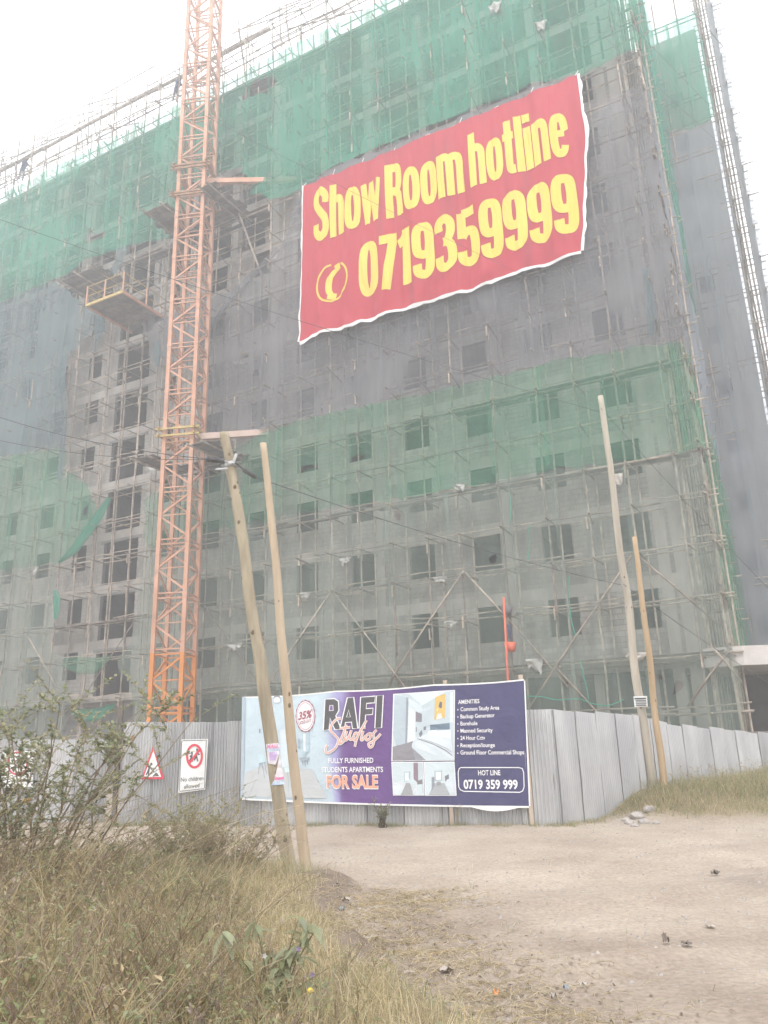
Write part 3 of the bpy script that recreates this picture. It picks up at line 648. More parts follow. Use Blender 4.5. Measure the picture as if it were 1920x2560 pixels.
# flank and wing nets
SD = lambda v_, w, z: fp(13.75 + w, v_, z)
net('debris_net', [(-1.25, 44), (8.6, 44), (8.6, 20.5), (4, 23), (-0.2, 28.5), (-1.25, 29.5)], SD, M['net_top'], 'green net on the upper right flank turning the corner', seed=8, step=.45)
net('debris_net', [(-1.25, 29.4), (-.2, 28.4), (4, 22.9), (8.6, 20.4), (8.6, 12), (-1.25, 15.9)], SD, M['net_wing'], 'grey net in the middle of the right flank', seed=9, step=.45)
net('debris_net', [(-1.25, 15.8), (8.6, 11.9), (8.6, 4.3), (-1.25, 4.6)], SD, M['net_green'], 'pale green net on the lower right flank above the canopy', seed=10, step=.45)
net('debris_net', [(13.4, 40.7), (16.2, 40.8), (16.25, 33.2), (13.4, 33.4)], FR(8.75), M['net_top'], 'green net over the top of the set-back wing', seed=11, step=.45)
net('debris_net', [(13.4, 33.3), (16.25, 33.1), (16.25, 4.5), (13.4, 4.5)], FR(8.78), M['net_wing'], 'grey net hanging down the set-back wing', seed=12, step=.45)
fr_ = [(16.72 + .1 * nz(z * .8, 3), z) for z in [4.5 + 1.2 * k for k in range(31)]]; to_ = [(17.25 + .22 * abs(nz(z * .55, 7)) + .1 * nz(z * 1.9, 8), z) for z in [41.5 - .8 * k for k in range(47)]]
net('debris_net', fr_ + to_, FR(8.6), M['net_wing'], 'narrow ragged net fringe on the outermost right scaffold', seed=13, step=.2, rag=.1)
# gathered folds and tails hanging loose
def bunch(pts, w, mt, label, seed=0, v=-1.45):
    mbx = MB(); pts = [(fp(u, v, z)) for u, z in pts]; N = len(pts); S = 7
    for i, p in enumerate(pts):
        d = (pts[min(i + 1, N - 1)] - pts[max(i - 1, 0)]).normalized(); x = d.cross(VV).normalized(); ww = w[i] if hasattr(w, '__len__') else w
        for k in range(S):
            t = k / (S - 1) * 2 - 1
            mbx.v.append(tuple(p + x * ww * t + VV * (.07 * math.cos(k * 2.4 + seed) + .05 * nz(i * .7, k * .9, seed))))
    for i in range(N - 1):
        for k in range(S - 1): mbx.f.append((i * S + k, i * S + k + 1, (i + 1) * S + k + 1, (i + 1) * S + k))
    return tag(mbx.build('net_fold', mt, smooth=True), label, 'net', 'loose folds of netting')
bunch(P(ZP, [(1659, 70), (1520, 210), (1400, 330), (1290, 470), (1150, 690)]), [.16, .2, .2, .16, .08], M['net_dark'], 'rope-like roll of grey net slanting down from the banner to the crane', 1)
bunch(P(ZP, [(430, 540), (430, 640), (400, 720), (395, 780)]), [.35, .4, .25, .12], M['net_blue'], 'blue-grey net bundle dangling under the steel loading platform', 2)
bunch(P(ZP, [(185, 800), (165, 950), (180, 1090), (190, 1280), (150, 1659)]), [.28, .3, .2, .15, .18], M['net_blue'], 'long twisted net fold hanging at the left edge of the stair bay', 3)
bunch(P(ZL, [(1100, -210), (1000, -40), (880, 120), (760, 290), (600, 425)]), [.12, .3, .35, .25, .05], M['net_bunch'], 'bright green swept tail of net beside the stair bay', 4)
bunch(P(ZL, [(560, 700), (575, 800), (570, 980)]), [.1, .28, .12], M['net_bunch'], 'small bright green scrap of net knotted on a pole at the left', 5)
bunch(P(ZL, [(640, 1410), (800, 1440), (960, 1440), (1110, 1350)]), [.25, .45, .4, .1], M['net_green'], 'sagging green swag of net low in the stair bay', 6)
bunch(P(ZL, [(740, 1890), (860, 1930), (1000, 1920), (1150, 1830)]), [.15, .3, .3, .1], M['net_bunch'], 'bright green net swag just above the left fence', 7)
bunch(P(ZP, [(590, 60), (560, 160), (500, 260)]), [.5, .4, .3], M['net_blue'], 'dark blue-grey curtain of net above the loading platform', 8)
bunch(P(Z4, [(1130, 200), (1150, 320), (1160, 420), (1155, 495)]), [.1, .14, .2, .1], M['net_blue'], 'blue-grey net tail hanging near the right corner', 9)
bunch(P(ZP, [(815, 710), (825, 800), (820, 880)]), [.2, .18, .08], M['net_blue'], 'short net tail hanging just left of the crane', 10)

# ================================================================== LETTERING TOOLS
def ribbon(path, tx, ty, closed=False, m=3):
    """thick pen stroke through 2D points; tx / ty = pen width and height; returns quads"""
    N = len(path); rows = []
    for i, (x, y) in enumerate(path):
        a = path[i - 1] if (i or closed) else path[i]; b = path[(i + 1) % N] if (i < N - 1 or closed) else path[i]
        dx, dy = b[0] - a[0], b[1] - a[1]; L = math.hypot(dx, dy) or 1; nx_, ny_ = -dy / L, dx / L
        rows.append([(x + nx_ * tx * (k / m - .5), y + ny_ * ty * (k / m - .5)) for k in range(m + 1)])
    q = []
    for i in range(N if closed else N - 1):
        A, B = rows[i], rows[(i + 1) % N]
        for k in range(m): q.append((A[k], A[k + 1], B[k + 1], B[k]))
    return q
def smooth(pts, n=6, closed=False):
    out = []; N = len(pts)
    for i in range(N if closed else N - 1):
        if closed: p0, p1, p2, p3 = (pts[(i + k) % N] for k in (-1, 0, 1, 2))
        else: p0, p1, p2, p3 = pts[max(i - 1, 0)], pts[i], pts[i + 1], pts[min(i + 2, N - 1)]
        for k in range(n):
            t = k / n
            out.append(tuple(.5 * (2 * b + (c - a) * t + (2 * a - 5 * b + 4 * c - d) * t * t + (3 * b - a - 3 * c + d) * t ** 3) for a, b, c, d in zip(p0, p1, p2, p3)))
    if not closed: out.append(pts[-1])
    return out
def sup(cx, cy, rx, ry, n=40, e=2.9, a0=0.0, a1=360.0):
    out = []
    for i in range(n + (0 if a1 - a0 >= 360 else 1)):
        a = R(a0 + (a1 - a0) * i / n); c, s_ = math.cos(a), math.sin(a)
        out.append((cx + rx * math.copysign(abs(c) ** (2 / e), c), cy + ry * math.copysign(abs(s_) ** (2 / e), s_)))
    return out
def seg(a, b, n=8): return [(lerp(a[0], b[0], i / n), lerp(a[1], b[1], i / n)) for i in range(n + 1)]
S_, T_ = 0.24, 0.15
def glyph(ch):          # heavy condensed capitals, cap height 1 ; returns (strokes, advance)
    if ch == ' ': return [], .2
    if ch == 'l': return [(seg((.115, 0), (.115, 1)), S_, T_, False)], .27
    if ch == 'i': return [(seg((.115, 0), (.115, .76)), S_, T_, False), (seg((.115, .85), (.115, 1)), S_, T_, False)], .27
    if ch in 'hn': return [(seg((.115, 0), (.115, 1 if ch == 'h' else .77)), S_, T_, False), (sup(.26, .5, .175, .2, 20, 2.6, 150, 0) + seg((.435, .46), (.435, 0)), S_ * .98, T_, False)], .59
    if ch == 'm': return [(seg((.115, 0), (.115, .77)), S_, T_, False), (sup(.25, .5, .165, .2, 18, 2.6, 150, 0) + seg((.415, .46), (.415, 0)), S_ * .95, T_, False), (sup(.55, .5, .165, .2, 18, 2.6, 150, 0) + seg((.715, .46), (.715, 0)), S_ * .95, T_, False)], .87
    if ch == 'o': return [(sup(.275, .385, .165, .315, 40), S_ * .97, T_, True)], .58
    if ch == '0': return [(sup(.285, .5, .17, .425, 40), S_ * .97, T_, True)], .6
    if ch == 'w': return [(seg((.08, .76), (.2, .02)), S_ * .8, T_, False), (seg((.2, .02), (.36, .74)), S_ * .62, T_, False), (seg((.36, .74), (.52, .02)), S_ * .8, T_, False), (seg((.52, .02), (.65, .76)), S_ * .62, T_, False)], .76
    if ch == 'e': return [(seg((.13, .42), (.42, .42)), S_ * .5, .12, False), (sup(.275, .385, .165, .315, 36, 2.9, 5, 330), S_ * .97, T_, False)], .58
    if ch == 't': return [(smooth([(.19, .97), (.19, .5), (.19, .17), (.24, .075), (.37, .075)], 5), S_, T_, False), (seg((.0, .69), (.37, .69)), S_, .13, False)], .42
    if ch == 'S': return [(smooth([(.45, .70), (.44, .84), (.29, .93), (.13, .84), (.13, .68), (.28, .53), (.44, .38), (.45, .18), (.29, .07), (.12, .16), (.11, .32)], 5), S_ * .9, T_ * 1.1, False)], .6
    if ch == 'R': return [(seg((.115, 0), (.115, 1)), S_, T_, False), (seg((.15, .925), (.28, .925), 4) + sup(.3, .7, .155, .225, 16, 2.6, 90, -90) + seg((.27, .475), (.15, .475), 4), S_ * .95, T_, False), (smooth([(.3, .47), (.42, .40), (.46, .25), (.475, 0)], 5), S_ * .9, T_, False)], .62
    if ch == '7': return [(seg((.02, .92), (.47, .92)), S_, .16, False), (smooth([(.37, .86), (.27, .5), (.17, 0)], 6), S_ * .95, T_, False)], .5
    if ch == '1': return [(seg((.25, 0), (.25, 1)), S_, T_, False), (smooth([(.2, .9), (.12, .82), (.02, .77)], 4), S_ * .7, .16, False)], .42
    if ch == '9': return [(sup(.275, .675, .165, .25, 36), S_ * .95, T_, True), (smooth([(.44, .68), (.44, .3), (.40, .12), (.27, .075), (.14, .13), (.12, .26)], 6), S_ * .95, T_, False)], .58
    if ch == '3': return [(smooth([(.12, .72), (.13, .86), (.28, .925), (.42, .84), (.43, .68), (.36, .56), (.24, .525)], 5), S_ * .92, T_, False), (smooth([(.24, .525), (.37, .49), (.45, .38), (.44, .17), (.28, .075), (.13, .14), (.11, .29)], 5), S_ * .92, T_, False)], .58
    if ch == '5': return [(seg((.13, .92), (.46, .92)), S_, .16, False), (seg((.12, .95), (.12, .5)), S_ * .9, T_, False), (smooth([(.14, .52), (.26, .60), (.41, .55), (.45, .36), (.42, .14), (.28, .075), (.13, .13), (.11, .27)], 6), S_ * .93, T_, False)], .58
    return [], .3
def heavy_text(txt, mp, x0, x1, ybase, h, mt, parent, name='lettering', lift=0.02, slope=0.0, xmap=None):
    tot = sum(glyph(c)[1] for c in txt) - .06; sc_ = (x1 - x0) / tot; x = 0; lay = 0
    for c in txt:
        st, adv = glyph(c)
        if st:
            mbx = MB()
            for path, tx, ty, cl in st:
                lay += 1
                for q in ribbon(path, tx, ty, cl, 4):
                    n = len(mbx.v)
                    for (a, b) in q:
                        X = x0 + (x + a) * sc_
                        if xmap: X = xmap(X)
                        mbx.v.append(tuple(mp(X, ybase + slope * (X - x0) + b * h, lift + .0015 * (lay % 5))))
                    mbx.f.append((n, n + 1, n + 2, n + 3))
            mbx.build(name, mt, parent)
        x += adv
_tc = {}
def font_mesh(txt, off):
    c = bpy.data.curves.new('lettering', 'FONT'); c.body = txt; c.offset = off; c.resolution_u = 3
    o = bpy.data.objects.new('lettering', c); COL.objects.link(o)
    me = bpy.data.meshes.new_from_object(o.evaluated_get(bpy.context.evaluated_depsgraph_get()))
    bpy.data.objects.remove(o); bpy.data.curves.remove(c)
    return me
CAPH = max(v.co.y for v in font_mesh('H', 0).vertices)
def text_on(txt, mp, p0, p1, h, mt, parent, off=0.012, shear=0.0, lift=0.012, name='lettering'):
    """print txt with its base line from p0 to p1 (plane coords) and cap height h"""
    me = font_mesh(txt, off); xs_ = [v.co.x for v in me.vertices]; a, b = min(xs_), max(xs_)
    for v in me.vertices:
        t = (v.co.x - a) / (b - a); yy = v.co.y / CAPH * h
        v.co = mp(lerp(p0[0], p1[0], t) + shear * yy, lerp(p0[1], p1[1], t) + yy, lift)
    me.update(); return link(name, me, parent, mt)

# ================================================================== RED BANNER
BAN = thing('banner', fp(3.8, -1.4, 20.7), 'huge red banner with yellow show room hotline lettering tied to the scaffolding', 'banner')
def bfold(u, z):
    t = (29.6 - z) / 9
    f = .085 * math.sin(u * 3.75 + .6 * math.sin(z * .3)) * (.35 + .65 * abs(math.sin(u * .9))) + .08 * nz(u * .8, z * .25, 3) + .05 * nz(u * 3.4, z * .5, 8) + .035 * nz(u * 7, z * .8, 9)
    if t > .8: f += .12 * nz(u * 1.6, z * 1.2, 5) * (t - .8) / .2
    return f
def bpos(u, z, lift=0.0): return fp(u, -1.62 + bfold(u, z) - lift, z)
def bedge(a, b):      # a 0..1 left to right, b 0..1 bottom to top
    uL = interp(b, [(0, -3.52), (.4, -3.40), (1, -3.33)]) + .05 * nz(b * 9, 1); uR = interp(b, [(0, 10.32), (.12, 10.5), (.62, 11.08), (1, 11.03)]) + .06 * nz(b * 11, 2)
    u = lerp(uL, uR, a)
    zt = 29.62 + .05 * nz(a * 5, 3) - .14 * abs(math.sin(math.pi * a * 8.2)) ** .8; zb = 20.8 - .12 * math.sin(math.pi * a) + .07 * nz(a * 7, 4) + .25 * sm((.06 - a) / .06) * -1 + .05 * nz(a * 23, 6)
    return u, lerp(zb, zt, b)
NA, NB = 150, 70
mb = MB()
for j in range(NB + 1):
    for i in range(NA + 1):
        u, z = bedge(i / NA, j / NB); mb.v.append(tuple(bpos(u, z)))
for j in range(NB):
    for i in range(NA): mb.f.append((j * (NA + 1) + i, j * (NA + 1) + i + 1, (j + 1) * (NA + 1) + i + 1, (j + 1) * (NA + 1) + i))
CLO = mb.build('cloth', M['red'], BAN, True)
for i in range(9):
    u_, z_ = bedge((i + .02) / 8.2 if i < 8 else .995, 1); MB().tube([bpos(u_, z_ - .05, .03), fp(u_ + random.uniform(-.1, .1), -1.26, z_ + random.uniform(.3, .6))], .018, 4).build('tie_cord', M['white'], BAN)
hem = MB()
def hemstrip(pts, w):
    for i in range(len(pts) - 1):
        (a, b), (c, d) = pts[i], pts[i + 1]
        w0 = w * (.5 + .9 * abs(nz(a * 1.3, b * 1.3, 11))); w1 = w * (.5 + .9 * abs(nz(c * 1.3, d * 1.3, 11)))
        yield (a, b, w0), (c, d, w1)
for (A, B) in hemstrip([bedge(i / 60, 0) for i in range(61)], .2): hem.quad(bpos(A[0], A[1], .012), bpos(B[0], B[1], .012), bpos(B[0], B[1] - B[2], -.02), bpos(A[0], A[1] - A[2], -.02))
for (A, B) in hemstrip([bedge(1, i / 50) for i in range(51)], .17): hem.quad(bpos(A[0], A[1], .012), bpos(A[0] + A[2], A[1], -.02), bpos(B[0] + B[2], B[1], -.02), bpos(B[0], B[1], .012))
for (A, B) in hemstrip([bedge(0, i / 50) for i in range(51)], .12): hem.quad(bpos(A[0] - A[2], A[1], -.02), bpos(A[0], A[1], .012), bpos(B[0], B[1], .012), bpos(B[0] - B[2], B[1], -.02))
hem.build('white_hem', M['white'], CLO)
bsh = lambda X, Y, l: bpos(X, Y, l)
heavy_text('Show', bsh, -2.66, 1.18, 25.82, 3.12, M['yellow'], CLO)
heavy_text('Room', bsh, 1.45, 5.45, 25.72, 3.05, M['yellow'], CLO, slope=-.01)
heavy_text('hotline', bsh, 5.82, 10.32, 25.65, 2.95, M['yellow'], CLO, slope=-.01)
heavy_text('0719359999', bsh, -.12, 10.36, 21.84, 3.0, M['yellow'], CLO, slope=-.012)
em = MB()
def put2(mbx, quads, mp, lift):
    for q in quads:
        n = len(mbx.v); mbx.v += [tuple(mp(a, b, lift)) for a, b in q]; mbx.f.append((n, n + 1, n + 2, n + 3))
put2(em, ribbon([(-1.62 + .86 * math.cos(R(a)) + .08 * math.sin(R(a)), 23.27 + 1.02 * math.sin(R(a))) for a in range(100, 425, 7)], .1, .1), bsh, .021)
put2(em, ribbon(smooth([(-1.22, 24.02), (-1.62, 23.75), (-1.82, 23.3), (-1.83, 22.85), (-1.66, 22.5)], 6), .3, .22), bsh, .023)
put2(em, ribbon([(-1.5, 24.0), (-1.2, 24.1)], .3, .36) + ribbon([(-1.88, 22.55), (-1.45, 22.42)], .3, .36), bsh, .025)
em.build('phone_emblem', M['yellow'], CLO)

# ================================================================== TOWER CRANE
CRC = fp(-9.35, -3.0, 0); CA = R(8); C1 = Vector((math.cos(CA), -math.sin(CA), 0)); C2 = Vector((math.sin(CA), math.cos(CA), 0))
CR = thing('tower_crane', CRC, 'orange lattice tower crane mast rising in front of the building', 'crane')
def cc(i, j, z, s=.7): return CRC + C1 * i * s + C2 * j * s + Vector((0, 0, z))
CORN = [(-1, -1), (1, -1), (1, 1), (-1, 1)]
ZJ = [5.81 + 2.53 * k for k in range(-2, 17)]
for n_, (za, zb) in enumerate(zip(ZJ, ZJ[1:])):
    m_ = M['crane_low'] if zb < 6 else M['crane']
    fr = MB()
    for k in range(4):
        a, b = CORN[k], CORN[(k + 1) % 4]
        fr.bar(cc(*a, za + .11), cc(*b, za + .11), .06, .06)
    sec = fr.build('mast_section', m_, CR)
    zm = (za + zb) / 2
    for k in range(4):
        a, b = CORN[k], CORN[(k + 1) % 4]
        p = MB(); p.bar(cc(*a, za), cc(*a, zb - .012), .185, .185, C1); p.bar(cc(*a, za - .06), cc(*a, za + .07), .22, .22, C1)
        o = p.build('corner_post', m_, sec)
        if k % 2 == 0: lo, hi = b, a           # zigzag meets the near corner at the joints
        else: lo, hi = a, b
        s_ = MB(); s_.bar(cc(*lo, za + .2), cc(*hi, zm - .03), .06, .088); s_.build('diagonal_brace', m_, sec)
        s_ = MB(); s_.bar(cc(*hi, zm + .03), cc(*lo, zb - .22), .06, .088); s_.build('diagonal_brace', m_, sec)
        s_ = MB(); s_.bar(cc(*hi, zm), cc(*lo, zm + .02), .045, .05)
        if k in (0, 1): s_.build('mid_rail', m_, sec)
        s_ = MB(); s_.bar(cc(*a, zb - .12), cc(*b, zb - .12), .06, .06); s_.build('top_rail', m_, sec)
q = MB(); q.hexa([cc(-2, -2, .0), cc(2, -2, .0), cc(2, 2, .0), cc(-2, 2, .0), cc(-1.9, -1.9, .72), cc(1.9, -1.9, .72), cc(1.9, 1.9, .72), cc(-1.9, 1.9, .72)]); q.build('foundation_block', M['concrete'], CR)
def collar(z, mt, dz=.18):
    for k in range(4):
        a, b = CORN[k], CORN[(k + 1) % 4]
        ea = (a[0] * 1.28, a[1] * 1.28); eb = (b[0] * 1.28, b[1] * 1.28)
        ext = ((eb[0] - ea[0]) * .12, (eb[1] - ea[1]) * .12)
        for d in (0, -dz * 2):
            MB().bar(cc(ea[0] - ext[0], ea[1] - ext[1], z + d + .02 * (k % 2)), cc(eb[0] + ext[0], eb[1] + ext[1], z + d + .02 * (k % 2)), .07, .1).build('collar_beam', mt, CR)
collar(16.45, M['yellow_steel']); collar(31.75, M['rust'], .1); collar(30.0, M['rust'], .08)
def tie(A, B, w, mt, label):
    return tag(MB().bar(A, B, w, w * 1.3).build('tie_beam', mt), label, 'beam', 'crane tie beams')
a_ = fac(*ZC(670, 262), -3.0); b_ = fac(*ZC(1500, 290), -.2); tie(fp(a_[0] - .8, -3.0, a_[1] + .05), fp(b_[0], -.2, b_[1]), .22, M['crane'], 'orange steel tie beam joining the upper crane mast to the building')
a_ = fac(*D(448, 937), -3.0); b_ = fac(*D(580, 934), -.9); tie(fp(a_[0] - .9, -3.0, a_[1]), fp(b_[0], -.9, b_[1]), .24, mat('pale_steel', (.5, .36, .3), (.6, .46, .4), 3, .6), 'pale steel tie beam joining the crane mast to the building halfway up')
def timber_deck(name, u0, u1, v0, v1, z, label, slope=0.0, gap=(-10.5, -8.2, -3.95, -2.05), group='timber decks on the scaffolding'):
    t = thing(name, fp((u0 + u1) / 2, v1, z), label, 'platform', group)
    v = v0
    while v < v1 - .1:
        w = random.uniform(.2, .27)
        spans = [(u0 + random.uniform(-.25, .25), u1 + random.uniform(-.25, .25))]
        if gap and gap[2] < v + w and v < gap[3]: spans = [(spans[0][0], gap[0]), (gap[1], spans[0][1])]
        for a, b in spans:
            if b - a > .2: MB().bar(fp(a, v + w / 2, z + slope * (v - v0) + random.uniform(0, .02)), fp(b, v + w / 2, z + slope * (v - v0) + random.uniform(0, .03)), w, .035).build('plank', M['plank'], t)
        v += w + .012
    for u in (u0 + .3, (gap[0] - .15 if gap else (u0 + u1) / 2), (gap[1] + .15 if gap else u1 - .5), u1 - .3):
        MB().tube([fp(u, v0 - .35, z - .1), fp(u + .1, v1 + .4, z - .1 + slope * (v1 - v0))], .05, 6).build('bearer_pole', M['pole_wood'], t)
    return t
timber_deck('timber_platform', -11.9, -6.9, -3.9, -1.0, 15.35, 'dark plank platform round the crane mast above the short leaning pole')
timber_deck('timber_platform', -12.2, -7.2, -4.0, -1.0, 29.7, 'dark plank platform round the upper crane mast beside the red banner')
timber_deck('timber_platform', -19.7, -16.25, -3.1, -1.2, 28.4, 'plank loading platform above and left of the orange railed one', gap=None)
MB_ = MB().tube([fp(-7.6, -1.5, 29.6), fp(-6.2, -1.2, 25.4), fp(-5.9, -1.2, 24.6)], .06, 6).build('prop_pole', M['pole_wood']); tag(MB_, 'slanting prop pole under the upper crane platform', 'pole', 'loose site poles')
tag(MB().tube([fp(-7.9, -1.6, 14.9), fp(-7.0, -1.5, 12.0)], .05, 6).build('prop_pole', M['pole_wood']), 'loose pole hanging below the lower crane platform', 'pole', 'loose site poles')
# steel loading platform
PL = thing('loading_platform', fp(-14.6, -1.2, 25.25), 'cantilevered loading platform with orange edge beams and guard rail', 'platform')
pu0, pu1, pv0, pv1, pz = -16.0, -13.25, -4.0, -0.6, 25.25
for v in [pv0 + .12 + .24 * i for i in range(14)]: MB().bar(fp(pu0, v, pz + .02 + .006 * (int(v * 9) % 3)), fp(pu1, v, pz + .02), .23, .04).build('deck_plank', M['plank'], PL)
for a, b in (((pu0, pv0), (pu1, pv0)), ((pu1, pv0), (pu1, pv1)), ((pu0, pv0), (pu0, pv1))): MB().bar(fp(*a, pz - .07), fp(*b, pz - .07), .09, .15).build('edge_beam', M['yellow_steel'] if a[1] == b[1] else M['crane'], PL)
for u, v in ((pu0, pv0), (pu1, pv0), (pu1, -2.3), (pu0, -2.3), ((pu0 + pu1) / 2, pv0)): MB().bar(fp(u, v, pz), fp(u, v, pz + 1.15), .07, .07).build('rail_post', M['crane'], PL)
for zz in (.5, 1.1):
    for a, b in (((pu0, pv0), (pu1, pv0)), ((pu1, pv0), (pu1, pv1)), ((pu0, pv0), (pu0, pv1))): MB().tube([fp(*a, pz + zz), fp(*b, pz + zz)], .03, 5).build('guard_rail', M['yellow_steel'], PL)

# ================================================================== FENCES
CORR = [(0.076 * i / 6, 0.019 * math.cos(2 * math.pi * i / 6)) for i in range(6 * 11 + 1)]
def sheet(parent, A, B, z0, z1a, z1b, lift, seed):
    A = Vector((A[0], A[1], 0)); B = Vector((B[0], B[1], 0)); d = (B - A).normalized(); n_ = Vector((d.y, -d.x, 0)); L = (B - A).length
    mbx = MB(); k = len(CORR); rows = 5; xs_ = [c[0] * L / .836 for c in CORR]
    for r in range(rows + 1):
        t = r / rows
        for x, y in zip(xs_, [c[1] for c in CORR]):
            zt = lerp(z1a, z1b, x / L); z = lerp(z0, zt, t)
            w = .018 * nz(x * 1.2 + seed * 3.3, z * 1.3, seed) + .008 * nz(x * 5 + seed, z * 4, seed + 2)
            mbx.v.append(tuple(A + d * x + n_ * (y + lift + w) + Vector((0, 0, z))))
    for r in range(rows):
        for i in range(k - 1): mbx.f.append((r * k + i, r * k + i + 1, (r + 1) * k + i + 1, (r + 1) * k + i))
    return mbx.build('corrugated_sheet', M['zinc'], parent, True)
def fence(A, B, n, z0f, topf, label, jit=.02, posts=True):
    A = Vector(A); B = Vector(B); mid = (A + B) / 2
    t = thing('corrugated_fence', (mid.x, mid.y, 0), label, 'fence', 'corrugated iron fences round the site'); d = (B - A).normalized(); L = (B - A).length
    for i in range(n):
        a = A + d * (L * i / n - .02); b = A + d * (L * (i + 1) / n + .03)
        s0, s1 = L * i / n, L * (i + 1) / n; j = random.uniform(-jit, jit)
        sheet(t, a, b, min(z0f(s0), z0f(s1)) - .06, topf(s0) + j, topf(s1) + j - jit * .6, .007 * (i % 2), i + len(label))
    if posts:
        nn = Vector((-d.y, d.x)) * .12
        for i in range(0, n + 1, 2):
            p = A + d * (L * i / n) + nn; MB().bar((p.x, p.y, -.1), (p.x, p.y, topf(L * i / n) - .1), .09, .09, Vector((1, 0, 0))).build('post', M['pole_wood'], t)
        for hz in (.5, 1.6):
            a = A + nn * .55; b = B + nn * .55; MB().bar((a.x, a.y, hz), (b.x, b.y, hz), .05, .07).build('rail', M['pole_wood'], t)
    return t
BA, BB = Vector((-4.8, 18.3)), Vector((2.8, 16.15)); BD = (BB - BA).normalized(); BN = Vector((BD.y, -BD.x))
fence(BA + BD * 1.25, BA + BD * 8.35, 9, lambda s: gh(*(BA + BD * (1.25 + s))), lambda s: 2.17 + (.0 if s < 6.4 else .0), 'zinc corrugated fence behind the long purple billboard')
c0 = BA + BD * 8.35
right_top = lambda s: interp(s, [(0, 2.16), (.9, 2.13), (3.36, 2.06), (4.69, 1.9), (8.2, 1.72), (11.5, 1.58), (18, 1.5)])
fence((c0.x, c0.y), (14.6, 27.6), 20, lambda s: gh(*(FA + FD * s)), right_top, 'dented zinc fence receding to the right past the grassy mound', jit=.035)
fence((-6.25, 19.0), (-3.5, 19.0), 4, lambda s: -.05, lambda s: 2.27 - .03 * s, 'zinc gate panel carrying the warning signs', jit=.0)
fence((-12.6, 20.6), (-6.95, 19.9), 7, lambda s: -.05, lambda s: 2.06 - .025 * s, 'zinc fence behind the leafy bush at the far left', jit=.01)
tag(MB().bar((-3.36, 18.9, -.1), (-3.36, 18.9, 2.4), .12, .1, Vector((1, 0, 0))).build('gate_post', M['bucket']), 'dark square gate post at the left edge of the billboard', 'post', 'gate posts')
tag(MB().bar((-6.42, 19.1, -.1), (-6.42, 19.1, 2.75), .1, .1, Vector((1, 0, 0))).build('gate_post', M['plank']), 'dark brown gate post left of the sign panel', 'post', 'gate posts')

# ================================================================== BILLBOARD
def bbp(px, py, off=.1):
    r = ray(px, py); n3 = Vector((BN.x, BN.y, 0)); A3 = Vector((BA.x, BA.y, 0)) + n3 * off
    t = (A3 - CAM).dot(n3) / r.dot(n3); Pp = CAM + r * t
    return (Pp.xy - BA).dot(BD), Pp.z
BBO = [.1]
def bbw(s, z, lift=0.0):
    p = BA + BD * s + BN * (.12 + lift + .006 * nz(s * 2.2, z * 2.0, 3) + .004 * nz(s * 5, z * 5, 4)); return Vector((p.x, p.y, z))
TL, TR, BR, BL = bbp(*D(527, 1508)), bbp(*D(1132, 1469)), bbp(*D(1143, 1741)), bbp(*D(520, 1724))
cbb = BA + BD * 4.6
BIL = thing('billboard', (cbb.x, cbb.y, 0), 'wide purple and pale blue billboard advertising furnished student apartments on the fence', 'billboard')
def bbq(a, b):
    lo = (lerp(BL[0], BR[0], a), lerp(BL[1], BR[1], a) - .03 * math.sin(a * math.pi)); hi = (lerp(TL[0], TR[0], a), lerp(TL[1], TR[1], a) - .03 * abs(math.sin(a * 9)))
    return lerp(lo[0], hi[0], b), lerp(lo[1], hi[1], b)
mb = MB(); mb.c = []; NA, NB = 96, 36
for j in range(NB + 1):
    for i in range(NA + 1):
        a, b = i / NA, j / NB; s, z = bbq(a, b); mb.v.append(tuple(bbw(s, z)))
        edge = .245 + .09 * (1 - b) ** 1.5 + .04 * b
        t = sm((a - edge) / (.05 + .10 * b))
        blue = Vector((.50, .60, .66)) * (1 + .12 * (b - .5)) ; lil = Vector((.36, .34, .58)); pur = Vector((.15, .075, .24)); nav = Vector((.065, .062, .15))
        c = blue.lerp(lil, sm(t * 2)).lerp(pur, sm(t * 2 - 1)) if t < 1 else pur
        c = c.lerp(nav, sm((a - .5) / .22)); mb.c.append(tuple(c))
for j in range(NB):
    for i in range(NA): mb.f.append((j * (NA + 1) + i, j * (NA + 1) + i + 1, (j + 1) * (NA + 1) + i + 1, (j + 1) * (NA + 1) + i))
BSH = mb.build('printed_sheet', M['print'], BIL, True)
hm = MB()
for i in range(60):
    for b, d in ((0, -.035), (1, .03)):
        s0, z0 = bbq(i / 60, b); s1, z1 = bbq((i + 1) / 60, b)
        if d < 0: d = -.035 - (.07 * math.sin(math.pi * ((i - 49) / 9)) if 49 <= i < 58 else 0) ; d1 = -.035 - (.07 * math.sin(math.pi * ((i - 48) / 9)) if 48 <= i < 57 else 0)
        else: d1 = d
        hm.quad(bbw(s0, z0 + min(d, 0), .004), bbw(s1, z1 + min(d1, 0), .004), bbw(s1, z1 + max(d1, 0), .004), bbw(s0, z0 + max(d, 0), .004))
s0, z0 = bbq(1, 0); s1, z1 = bbq(1, 1); hm.quad(bbw(s0, z0, .003), bbw(s0 + .03, z0, .003), bbw(s1 + .025, z1, .003), bbw(s1, z1, .003))
hm.build('white_hem', M['white'], BSH)
for px_ in (1152, 1338): 
    s, z = bbp(*(zoom(960, 1680, 400)(625 if px_ == 1152 else 1412, 110 if px_ == 1152 else 55))); p = BA + BD * s + BN * .05
    MB().bar((p.x, p.y, -.1), (p.x, p.y, z + .05), .12, .08, Vector((1, 0, 0))).build('frame_post', M['pole_wood2'], BIL)
bbl = lambda s, z, l: bbw(s, z, l)
